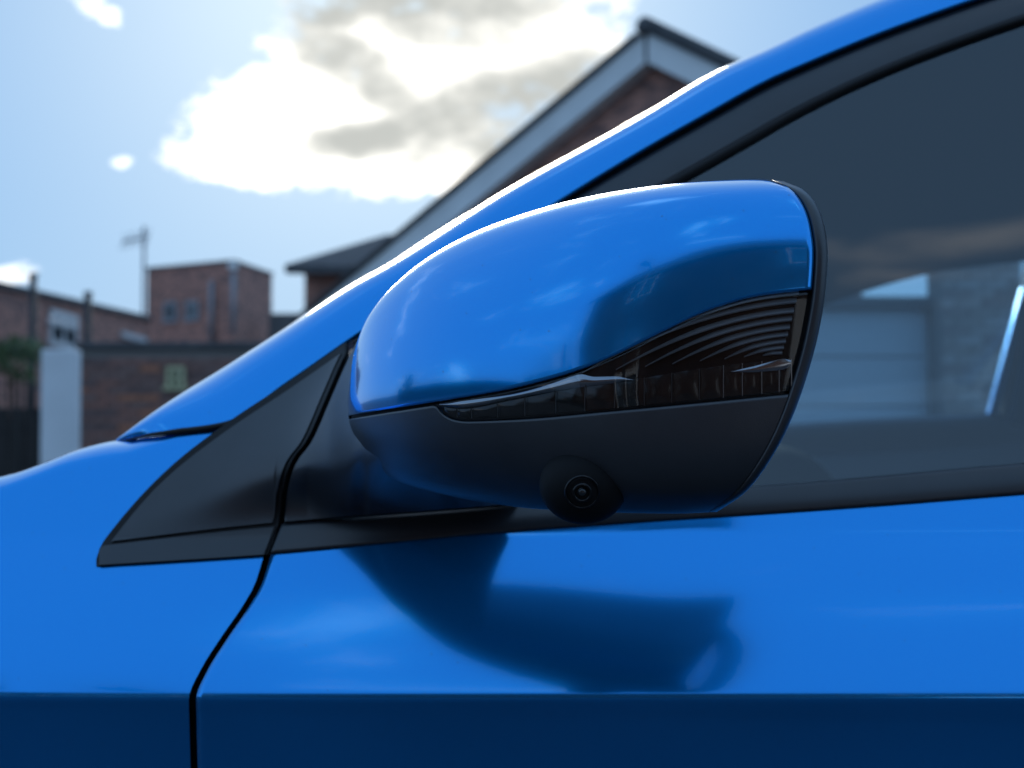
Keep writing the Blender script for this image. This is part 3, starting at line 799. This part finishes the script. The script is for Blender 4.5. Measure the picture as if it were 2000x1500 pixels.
# ------------------------------------------------------------------ brick helper
def clip_brick(poly, x0, x1, z0, z1):
    """clip rectangle by convex polygon (list of 2D points, counter-clockwise); returns polygon"""
    out = [(x0, z0), (x1, z0), (x1, z1), (x0, z1)]
    n = len(poly)
    for i in range(n):
        ax_, az_ = poly[i]; bx_, bz_ = poly[(i + 1) % n]; inp, out = out, []
        side = lambda p: (bx_ - ax_) * (p[1] - az_) - (bz_ - az_) * (p[0] - ax_)
        for j in range(len(inp)):
            p, q = inp[j], inp[(j + 1) % len(inp)]; sp, sq = side(p), side(q)
            if sp >= 0: out.append(p)
            if sp * sq < 0:
                t = sp / (sp - sq); out.append((p[0] + t * (q[0] - p[0]), p[1] + t * (q[1] - p[1])))
        if len(out) < 3: return []
    return out
def brick_mass(name, poly, org, xd, nd, m, parent, holes=(), L=.215, H=.065, J=.010, out=.012):
    """brickwork as one part: poly in wall coordinates (along, up), ccw"""
    mb = MB(); org, xd, nd = Vector(org), Vector(xd).normalized(), Vector(nd).normalized(); up = Vector((0, 0, 1))
    xs_ = [p[0] for p in poly]; zs_ = [p[1] for p in poly]
    z = min(zs_); r = 0
    while z < max(zs_):
        x = min(xs_) - (L / 2 if r % 2 else 0)
        while x < max(xs_):
            if not any(h[0] < x + L and x < h[1] and h[2] < z + H and z < h[3] for h in holes):
                q = clip_brick(poly, x, x + L - J, z, z + H)
                if len(q) >= 3:
                    o_ = out * random.uniform(.6, 1.1)
                    v = [org + xd * a + up * b + nd * o_ for a, b in q] + [org + xd * a + up * b - nd * .01 for a, b in q]; n = len(q)
                    mb.add(v, [tuple(range(n))] + [(i, i + n, (i + 1) % n + n, (i + 1) % n) for i in range(n)])
            x += L
        z += H + J; r += 1
    o = mb.build(name, m, parent); o['kind'] = 'stuff'; return o
def brick_courses(parent, org, xd, nd, width, height, m, L=.215, H=.065, J=.010, D=.03, limit=300):
    """single bricks, each its own part"""
    org, xd, nd = Vector(org), Vector(xd).normalized(), Vector(nd).normalized()
    def bm_(l):
        mb = MB(); mb.box((0, 0, 0), (l, D, H)); o = mb.build('brick', m, None, bevel=.004); me = o.data; md = o.modifiers[0]
        bpy.data.objects.remove(o); return me
    full, half = bm_(L - J), bm_(L / 2 - J)
    ang = math.atan2(xd.y, xd.x); z = 0; r = 0; cnt = 0; pl = parent
    while z + H <= height + .001:
        x = 0
        if r % 2: items = [(L / 4, half)] ; x = L / 2
        else: items = []
        while x + L <= width + .001: items.append((x + L / 2, full)); x += L
        if width - x > L / 2 - .01: items.append((x + L / 4, half))
        for xc, me in items:
            if cnt >= limit: break
            o = bpy.data.objects.new('brick', me); col.objects.link(o); cnt += 1
            p = org + xd * xc + Vector((0, 0, z + H / 2)) + nd * (D / 2 - .012 + random.uniform(-.002, .004))
            adopt(o, parent); o.location = p; o.rotation_euler = (0, 0, ang)
        z += H + J; r += 1
    return cnt

# ------------------------------------------------------------------ gable house behind the car
def horiz(px, py): return (px - 1000) / 1000 * T, (850 - py) / 1000 * T
AD = 20.0
(ax_, az_), (lx_, lz_), (rx_, rz_) = horiz(1265, 54), horiz(700, 528), horiz(1430, 132)
# unknown: turn of the gable and roof slope; right side comes nearer, left side recedes
r1 = (az_ - rz_) / (rx_ - ax_); r2 = (az_ - lz_) / (ax_ - lx_)
# k - rz s = r1 (c + rx s)  ;  k + lz s = r2 (c + lx s)
tn = (r2 - r1) / (r1 * rx_ + rz_ - r2 * lx_ + lz_)
th_ = math.atan(tn); c_, s__ = math.cos(th_), math.sin(th_); kk = r1 * (c_ + rx_ * s__) + rz_ * s__
apex = Vector((ax_ * AD, CAM[1] + AD, CAM[2] + az_ * AD))
gdir = Vector((c_, -s__, 0))            # along the gable, to the right (comes nearer)
gnrm = Vector((-s__, -c_, 0))           # faces the camera
house = empty('gable_house', (apex.x, apex.y, 0))
tag(house, 'dark brick house with white bargeboards and pointed gable behind the car', 'house')
TL, TR = 6.6, 2.3
EL_, ER_ = apex.z - kk * TL, apex.z - kk * TR
ov = .28; back = 2.2
wall_pts = [(-TL + .35, 0), (TR - .2, 0), (TR - .2, apex.z - kk * (TR - .2) - .30), (0, apex.z - .30), (-TL + .35, apex.z - kk * (TL - .35) - .30)]
base = Vector((apex.x, apex.y, 0)) - gnrm * ov
MB().prism([base + gdir * a + Vector((0, 0, b)) for a, b in wall_pts], -gnrm * back).build('wall', M['brickwall'], house)
brick_mass('brickwork', wall_pts, base, gdir, gnrm, M['brickmass'], house)
def slab(name, a0, a1, up0, up1, front_, depth, m, kz=0):
    """roof slab along one slope; a along the gable, up offsets measured vertically from the roof line"""
    zz = lambda a: apex.z - kk * abs(a)
    pts = [(a0, zz(a0) + up0), (a1, zz(a1) + up0), (a1, zz(a1) + up1), (a0, zz(a0) + up1)]
    o0 = Vector((apex.x, apex.y, 0)) + gnrm * front_
    return MB().prism([o0 + gdir * a + Vector((0, 0, b)) for a, b in pts], -gnrm * depth).build(name, m, house, bevel=.006)
slab('roof', -TL, -.0, -.02, .03, .05, back + ov + .3, M['tile'])
slab('roof', .0, TR, -.02, .03, .05, back + ov + .3, M['tile'])
slab('bargeboard', -TL + .05, -.022, -.43, -.022, .012, .03, M['board'])
slab('bargeboard', .022, TR - .05, -.43, -.022, .012, .03, M['board'])
slab('bargeboard_joint', -.028, .0, -.38, -.022, .016, .03, M['metal'])
slab('soffit', -TL + .05, -.03, -.43, -.40, -.03, ov - .04, M['board'])
slab('soffit', .03, TR - .05, -.43, -.40, -.03, ov - .04, M['board'])
# tile ends stepping down the verge
for sgn, tt in ((-1, TL), (1, TR)):
    a = .25
    while a < tt - .1:
        zc = apex.z - kk * a + .035
        p = Vector((apex.x, apex.y, 0)) + gnrm * .04 + gdir * (sgn * a) + Vector((0, 0, zc))
        rot = Matrix.Rotation(math.atan2(gdir.y, gdir.x), 3, 'Z') @ Matrix.Rotation(sgn * math.atan(kk), 3, 'Y')
        MB().box(p, (.30, .12, .035), rot).build('verge_tile', M['tile'], house, bevel=.005); a += .27
rc = Vector((apex.x, apex.y, apex.z + .06))
MB().tube([rc + gnrm * .07, rc - gnrm * (back + .5)], .13, 16).build('ridge_tile', M['tile'], house, True)

# low wing with a grey roof to its left
wing = empty('brick_outbuilding', tuple(Vector((B(640, 600, 26).x, B(640, 600, 26).y, 0))))
tag(wing, 'low brick outbuilding with dark sloping roof left of the gable house', 'outbuilding')
d = 26.0
q = lambda px, py, dd=d: B(px, py, dd)
mb = MB(); wl, wr = q(595, 530), q(900, 530)
mb.prism([(wl.x, wl.y, 0), (wr.x, wr.y, 0), (wr.x, wr.y, wl.z), (wl.x, wl.y, wl.z)], (0, 6, 0)).build('wall', M['brickwall'], wing)
brick_mass('brickwork', [(0, 0), (wr.x - wl.x, 0), (wr.x - wl.x, wl.z), (0, wl.z)], (wl.x, wl.y, 0), (1, 0, 0), (0, -1, 0), M['brickmass'], wing)
e0, e1, e2 = q(556, 517, d - .5), q(755, 458, d + 2.0), q(900, 458, d + 2.0); e3 = q(900, 522, d - .5)
v = [e0, e3, e2, e1]; v2 = [p + Vector((0, 0, -.14)) for p in v]
mb = MB(); mb.add(v + v2, [(0, 1, 2, 3), (7, 6, 5, 4), (0, 4, 5, 1), (1, 5, 6, 2), (2, 6, 7, 3), (3, 7, 4, 0)]); mb.build('roof', M['tile'], wing)
f0, f1 = q(560, 521, d - .46), q(900, 527, d - .46)
MB().prism([f0, f1, f1 + Vector((0, 0, -.12)), f0 + Vector((0, 0, -.12))], (0, .06, 0)).build('fascia', M['lead'], wing)

# ------------------------------------------------------------------ flat-roofed brick block
D0 = 42.0
blk_c = B(455, 512, D0); blk_l = B(288, 527, D0 + 3.0); blk_r = B(531, 537, D0 + 4.5)
block = empty('brick_block', (blk_c.x, blk_c.y, 0))
tag(block, 'flat-topped brick block with two small windows and downpipes', 'building')
ztop_ = blk_c.z
pc_, pl_, pr_ = [Vector((p.x, p.y, 0)) for p in (blk_c, blk_l, blk_r)]
pb_ = pl_ + (pr_ - pc_)
mb = MB(); n4 = [pc_, pr_, pb_, pl_]
tops = [blk_c.z, blk_r.z, blk_r.z + blk_l.z - blk_c.z, blk_l.z]
mb.add(n4 + [p + Vector((0, 0, t)) for p, t in zip(n4, tops)], [(0, 3, 2, 1), (4, 5, 6, 7), (0, 1, 5, 4), (1, 2, 6, 5), (2, 3, 7, 6), (3, 0, 4, 7)])
mb.build('wall', M['brickwall'], block)
up = Vector((0, 0, 1))
dl = (pc_ - pl_); nl = Vector((dl.y, -dl.x, 0)).normalized()
dr = (pr_ - pc_); nr_ = Vector((dr.y, -dr.x, 0)).normalized()
brick_mass('brickwork', [(0, 0), (dl.length, 0), (dl.length, blk_c.z), (0, blk_l.z)], pl_, dl, nl, M['brickmass'], block, L=.225, out=.01)
brick_mass('brickwork', [(0, 0), (dr.length, 0), (dr.length, blk_r.z), (0, blk_c.z)], pc_, dr, nr_, M['brickmass'], block, L=.225, out=.01)
cop = MB()
for a, b, za, zb in ((pl_, pc_, blk_l.z, blk_c.z), (pc_, pr_, blk_c.z, blk_r.z)):
    nn = Vector(((b - a).y, -(b - a).x, 0)).normalized()
    o = MB().prism([a + up * za + nn * .06, b + up * zb + nn * .06, b + up * (zb + .07) + nn * .06, a + up * (za + .07) + nn * .06], -nn * .3).build('coping', M['lead'], block)
def on_face(px, py, a, nn, off):     # ray to the vertical plane through a with normal nn
    r = P(px, py, 1.0) - Vector(CAM); t = (a + nn * off - Vector(CAM)).dot(nn) / r.dot(nn); return Vector(CAM) + r * t
def face_window(parent, px0, px1, py0, py1, a, nn, frame, m_frame, m_glass, cross=True, ft=.06):
    p00 = on_face(px0, py1, a, nn, .03); p11 = on_face(px1, py0, a, nn, .03); p10 = on_face(px1, py1, a, nn, .03)
    xd = Vector((p10.x - p00.x, p10.y - p00.y, 0)); wd = xd.length; xd.normalize(); ht = p11.z - p00.z
    rot = Matrix.Rotation(math.atan2(xd.y, xd.x), 3, 'Z'); cen = p00 + xd * wd / 2 + up * ht / 2
    fr = MB()
    fr.box(cen - xd * (wd / 2 - ft / 2), (ft, .07, ht), rot).box(cen + xd * (wd / 2 - ft / 2), (ft, .07, ht), rot)
    fr.box(cen + up * (ht / 2 - ft / 2), (wd, .08, ft), rot).box(cen - up * (ht / 2 - ft / 2), (wd + .06, .12, ft), rot)
    if cross:
        fr.box(cen, (ft * .8, .065, ht), rot)
        if cross == 2: fr.box(cen, (wd, .062, ft * .7), rot)
    wobj = fr.build(frame, m_frame, parent)
    gp = MB().box(cen - nn * .01, (wd - ft, .02, ht - ft), rot).build('pane', m_glass, wobj)
    return wobj
face_window(block, 320, 346, 588, 631, pl_, nl, 'window', M['pipe'], M['wglass'], False, .10)
face_window(block, 363, 388, 586, 629, pl_, nl, 'window', M['pipe'], M['wglass'], False, .10)
for px, a, b, rad in ((414, 548, 668, .075), (456, 522, 650, .07)):
    t0, t1 = on_face(px, a, pl_, nl, .10), on_face(px, b, pl_, nl, .10)
    MB().tube([t0, Vector((t0.x, t0.y, t1.z))], rad, 10).build('downpipe', M['pipe'], block, True)
pk = on_face(455, 519, pl_, nl, .14)
MB().box(pk, (.26, .2, .22)).build('rainwater_hopper', M['board'], block, bevel=.03)
# low link between block and outbuilding
lk0, lk1 = B(525, 612, 44), B(640, 612, 44)
link = MB().prism([(lk0.x, lk0.y, 0), (lk1.x, lk1.y, 0), (lk1.x, lk1.y, lk1.z), (lk0.x, lk0.y, lk0.z)], (0, .4, 0)).build('rendered_wall', M['lead'])
tag(link, 'low grey wall between the brick block and the outbuilding', 'wall')
# television aerial
am = B(281, 527, 44.2); at_ = B(277, 442, 44.2)
aer = empty('television_aerial', (am.x, am.y, am.z - 1.6))
tag(aer, 'thin television aerial on a mast left of the brick block', 'aerial')
MB().tube([(am.x, am.y, am.z - 1.6), (am.x, am.y, at_.z)], .05, 8).build('mast', M['galv'], aer)
mb = MB(); a0 = B(240, 472, 44.2); a1_ = B(290, 462, 44.2); mb.tube([a0, a1_], .035, 6)
mb.build('boom', M['galv'], aer)
for t in np.linspace(0, 1, 7):
    p = a0.lerp(a1_, t); MB().tube([p + Vector((0, -.25, -.28)), p + Vector((0, .25, .28))], .018, 6).build('element', M['galv'], aer)

# ------------------------------------------------------------------ long brick building at the left
nb_l = B(-160, 529, 24); nb_r = B(292, 627, 40)
terr = empty('terrace_building', ((nb_l.x + nb_r.x) / 2, (nb_l.y + nb_r.y) / 2, 0))
tag(terr, 'long dark brick building with white windows at the left edge', 'building')
ta, tb = Vector((nb_l.x, nb_l.y, 0)), Vector((nb_r.x, nb_r.y, 0)); td = tb - ta; tn_ = Vector((td.y, -td.x, 0)).normalized()
TZ = nb_l.z; TZ2 = nb_r.z
mb = MB(); mb.prism([ta, tb, tb + up * TZ2, ta + up * TZ], -tn_ * 6); mb.build('wall', M['brickwall'], terr)
brick_mass('brickwork', [(0, 0), (td.length, 0), (td.length, TZ2), (0, TZ)], ta, td, tn_, M['brickmass'], terr, L=.225)
MB().prism([ta + up * TZ + tn_ * .1, tb + up * TZ2 + tn_ * .1, tb + up * (TZ2 + .12) + tn_ * .1, ta + up * (TZ + .12) + tn_ * .1], -tn_ * .6).build('coping', M['tile'], terr)
face_window(terr, 96, 150, 618, 676, ta, tn_, 'window', M['upvc'], M['wglass'], 1, .14)
p0, p1 = on_face(95, 619, ta, tn_, .05), on_face(149, 647, ta, tn_, .05)
rot = Matrix.Rotation(math.atan2(td.y, td.x), 3, 'Z')
MB().box((p0 + p1) / 2, (Vector((p1.x - p0.x, p1.y - p0.y)).length, .1, p0.z - p1.z), rot).build('window_board', M['upvc'], terr, bevel=.02)
p0, p1 = on_face(238, 647, ta, tn_, .05), on_face(284, 671, ta, tn_, .05)
MB().box((p0 + p1) / 2, (Vector((p1.x - p0.x, p1.y - p0.y)).length, .1, p0.z - p1.z), rot).build('wall_sign', M['upvc'], terr, bevel=.02)
# posts standing before it
for px, top, dd, lab in ((65, 538, 20, 'tall thin dark post rising beside the leafy shrub'), (172, 574, 20, 'thin dark post rising above the white gatepost')):
    a = B(px, top, dd); o = MB().tube([(a.x, a.y, 0), (a.x, a.y, a.z)], .05, 10).tube([(a.x, a.y, a.z - .03), (a.x, a.y, a.z + .03)], .062, 10).build('fence_post', M['metal'], None, True)
    tag(o, lab, 'post', 'posts before the brick building')

# ------------------------------------------------------------------ boundary wall of single bricks
wd = 15.0
wl_, wr_ = B(150, 680, wd), B(560, 684, wd)
bwall = empty('boundary_wall', ((wl_.x + wr_.x) / 2, wl_.y, 0))
tag(bwall, 'brick boundary wall with a small yellow window beside the white gatepost', 'wall')
WZ = wl_.z; WW = 2.6
MB().box((wl_.x + WW / 2, wl_.y + .14, WZ + .03), (WW + .04, .34, .07)).build('coping', M['tile'], bwall, bevel=.01)
MB().box((wl_.x + WW / 2, wl_.y + .12, WZ / 2), (WW, .22, WZ)).build('mortar_core', M['mortar'], bwall)
brick_courses(bwall, (wl_.x, wl_.y, .02), (1, 0, 0), (0, -1, 0), WW, WZ - .02, M['brick'])
face_window(bwall, 326, 361, 716, 762, Vector((wl_.x, wl_.y, 0)), Vector((0, -1, 0)), 'window', M['yellow'], M['wglass'], 2, .035)
# white gatepost
gl_, gr_ = B(80, 682, 11), B(155, 682, 11)
gpw = gr_.x - gl_.x
gp = MB().box(((gl_.x + gr_.x) / 2 - .012, gl_.y + .07, gl_.z / 2), (gpw - .024, .14, gl_.z)).build('gatepost', M['white'], None, bevel=.012)
tag(gp, 'square white rendered gatepost at the left', 'gatepost')
# dark timber gate left of it
gt = empty('timber_gate', (B(30, 850, 11.2).x, B(30, 850, 11.2).y, 0))
tag(gt, 'dark timber gate left of the white gatepost', 'gate')
zt = B(30, 800, 11.2).z; x = gl_.x - .02; k = 0
while x > gl_.x - 1.3:
    MB().box((x - .06, gl_.y + .1, zt / 2 + .03 + (.02 if k > 2 else 0)), (.112, .025, zt - .04)).build('plank', M['wood'], gt, bevel=.004); x -= .12; k += 1
for z in (.25, zt - .12): MB().box((gl_.x - .66, gl_.y + .13, z), (1.3, .03, .09)).build('rail', M['wood'], gt)
# leaf helper, shrub, trees
def leaves(name, cen, rad, n, size, m, parent, seed=1):
    rg_ = np.random.RandomState(seed); v, f = [], []
    cl_ = [(Vector((rg_.normal(0, .5), rg_.normal(0, .5), rg_.normal(0, .5))), rg_.uniform(.25, .5)) for _ in range(26)]
    for i in range(n):
        c, r = cl_[rg_.randint(len(cl_))]
        p = c + Vector(rg_.normal(0, 1, 3)) * r * .55
        if p.length > 1.25: continue
        p = Vector((p.x * rad[0], p.y * rad[1], p.z * rad[2])) + Vector(cen)
        a = Vector(rg_.normal(0, 1, 3)).normalized(); b = a.orthogonal().normalized(); s_ = size * rg_.uniform(.6, 1.3)
        k = len(v); v += [p - a * s_, p + b * s_ * .45, p + a * s_, p - b * s_ * .45]; f.append((k, k+1, k+2, k+3))
    return mesh_obj(name, v, f, m, parent, False)
sb = B(38, 700, 12.5)
shrub = empty('leafy_shrub', (sb.x, sb.y, 0)); tag(shrub, 'leafy green shrub left of the white gatepost', 'shrub')
leaves('foliage', (sb.x, sb.y, sb.z - .02), (.24, .2, .22), 700, .035, M['leaf'], shrub, 3)
mb = MB()
for k in range(5):
    a = random.uniform(-.15, .15); mb.tube([(sb.x + a * .3, sb.y, 0), (sb.x + a, sb.y + random.uniform(-.1, .1), sb.z - .05)], [.02, .008], 6)
mb.build('stem', M['bark'], shrub)

# ------------------------------------------------------------------ garage and brick pier seen through the car's windows
gd = 12.0
ga, gb = B(1380, 586, gd), B(1836, 579, gd)
garage = empty('garage', ((ga.x + gb.x) / 2, ga.y, 0)); tag(garage, 'flat-roofed garage with pale door seen through the car window', 'garage')
GZ = (ga.z + gb.z) / 2; gw_ = gb.x - ga.x
MB().box(((ga.x + gb.x) / 2, ga.y + 2.5, (GZ - .085) / 2), (gw_, 4.8, GZ - .085)).build('wall', M['white'], garage)
MB().box(((ga.x + gb.x) / 2, ga.y + 2.45, GZ - .035), (gw_ + .1, 5.0, .09)).build('roof_edge', M['lead'], garage)
n_ = 5
for k in range(n_):
    h_ = (GZ - .12) / n_
    MB().box(((ga.x + gb.x) / 2, ga.y + .06, .04 + h_ * (k + .5)), (gw_ - .24, .05, h_ - .012)).build('door_panel', M['garage'], garage, bevel=.012)
pa, pb2 = B(1838, 520, 11.7), B(1995, 520, 11.7)
pier = empty('brick_pier', ((pa.x + pb2.x) / 2, pa.y, 0)); tag(pier, 'pale brick pier seen through the car window', 'pier')
pw_ = pb2.x - pa.x; ph_ = 2.75
MB().box(((pa.x + pb2.x) / 2, pa.y + .22, ph_ / 2), (pw_ - .01, .4, ph_)).build('mortar_core', M['mortar'], pier)
brick_courses(pier, (pa.x, pa.y, .02), (1, 0, 0), (0, -1, 0), pw_, ph_ - .03, M['brick_pale'], L=pw_ / 3.0)
MB().box(((pa.x + pb2.x) / 2, pa.y + .2, ph_ + .03), (pw_ + .08, .5, .07)).build('cap_stone', M['lead'], pier, bevel=.01)

# ------------------------------------------------------------------ across the street, behind the viewer (seen in the paint)
def street_house(x, y, wdt, dep, eave, rise, lab, white=False):
    h = empty('brick_house', (x, y, 0)); tag(h, lab, 'house', 'houses across the street')
    f = y + dep / 2; mw = M['white'] if white else M['dimbrick']
    MB().prism([(x - wdt/2, y - dep/2, 0), (x - wdt/2, f, 0), (x - wdt/2, f, eave), (x - wdt/2, y, eave + rise), (x - wdt/2, y - dep/2, eave)], (wdt, 0, 0)).build('wall', mw, h)
    for sg_ in (-1, 1):
        a = Vector((x - wdt/2 - .3, y, eave + rise + .12)); b = Vector((x - wdt/2 - .3, y + sg_ * (dep/2 + .4), eave - rise * .8 / dep + .05))
        MB().prism([a, b, b - up * .12, a - up * .12], (wdt + .6, 0, 0)).build('roof', M['tile'], h)
    ns = 2 if eave > 4 else 1
    for st in range(ns):
        for t in (-.3, .05, .33):
            if st == 0 and t == .05:
                MB().box((x + t * wdt, f + .02, 1.02), (.95, .08, 2.04)).build('door', M['upvc'], h, bevel=.01); continue
            w_ = MB(); cx_, cz_ = x + t * wdt, 1.5 + st * 2.6
            for dx in (-.6, 0, .6): w_.box((cx_ + dx, f + .04, cz_), (.07, .09, 1.2))
            for dz in (-.6, .6): w_.box((cx_, f + .04, cz_ + dz), (1.32, .1, .08))
            wo = w_.build('window', M['upvc'], h); MB().box((cx_, f + .02, cz_), (1.2, .03, 1.15)).build('pane', M['wglass'], wo)
    MB().box((x + wdt * .3, y, eave + rise + .4), (.6, .5, 1.4)).build('chimney', M['brickmass'], h)
street_house(1.0, -11.2, 17, 7, 5.2, 2.6, 'two-storey brick house across the street reflected in the mirror cap')
street_house(-24, -18, 8, 7, 2.7, 1.8, 'low white bungalow across the street', True)
lp = empty('street_lamp', (-3.0, -5.5, 0)); tag(lp, 'grey street lamp whose thin line is reflected in the mirror cap', 'street lamp')
MB().tube([(-3.0, -5.5, 0), (-3.0, -5.5, 1.2)], .075, 12).build('base', M['galv'], lp, True)
MB().tube([(-3.0, -5.5, 1.2), (-3.0, -5.5, 4.1), (-3.0, -5.35, 4.4), (-3.0, -5.0, 4.5)], [.055, .045, .04, .035], 10).build('pole', M['galv'], lp, True)
MB().box((-3.0, -4.65, 4.5), (.2, .7, .11)).build('lamp_head', M['galv'], lp, bevel=.03)
def tree(x, y, h, r, lab, seed):
    t = empty('broadleaf_tree', (x, y, 0)); tag(t, lab, 'tree')
    mb = MB(); mb.tube([(x, y, 0), (x + .1, y, h * .35), (x, y + .1, h * .75)], [.22, .16, .05], 10)
    for k in range(7):
        a = k * 2.4; z0 = h * (.3 + .05 * k); mb.tube([(x, y, z0), (x + r * .7 * math.cos(a), y + r * .7 * math.sin(a), z0 + h * .2)], [.08, .02], 6)
    mb.build('trunk', M['bark'], t, True); leaves('crown', (x, y, h * .68), (r, r, h * .36), 6000, .16, M['leaf'], t, seed)
tree(-62, -34, 6.5, 2.6, 'broadleaf tree across the street, front of the white bungalow', 5)
tree(-75, 22, 7.5, 3.0, 'broadleaf tree far off ahead of the car', 9)
# clipped hedge along the street ahead of the car
hg = empty('clipped_hedge', (-16, -6, 0)); tag(hg, 'long low clipped hedge ahead of the car, beside the street lamp', 'hedge')
def hedge(x, y0, y1, h, wd_, seed):
    rg_ = np.random.RandomState(seed); v, f = [], []
    for i in range(9000):
        p = Vector((x + rg_.uniform(-.5, .5) * wd_, rg_.uniform(y0, y1), h * rg_.uniform(0, 1) ** .7 + rg_.normal(0, .05)))
        a = Vector(rg_.normal(0, 1, 3)).normalized(); b = a.orthogonal().normalized(); k = len(v); s_ = .11
        v += [p - a * s_, p + b * s_ * .6, p + a * s_, p - b * s_ * .6]; f.append((k, k+1, k+2, k+3))
    mesh_obj('foliage', v, f, M['leaf'], hg, False)
    MB().box((x, (y0 + y1) / 2, h * .45), (wd_ * .7, y1 - y0, h * .9)).build('twigs', M['bark'], hg)
hedge(-16, -18, 6, 1.5, .9, 2)
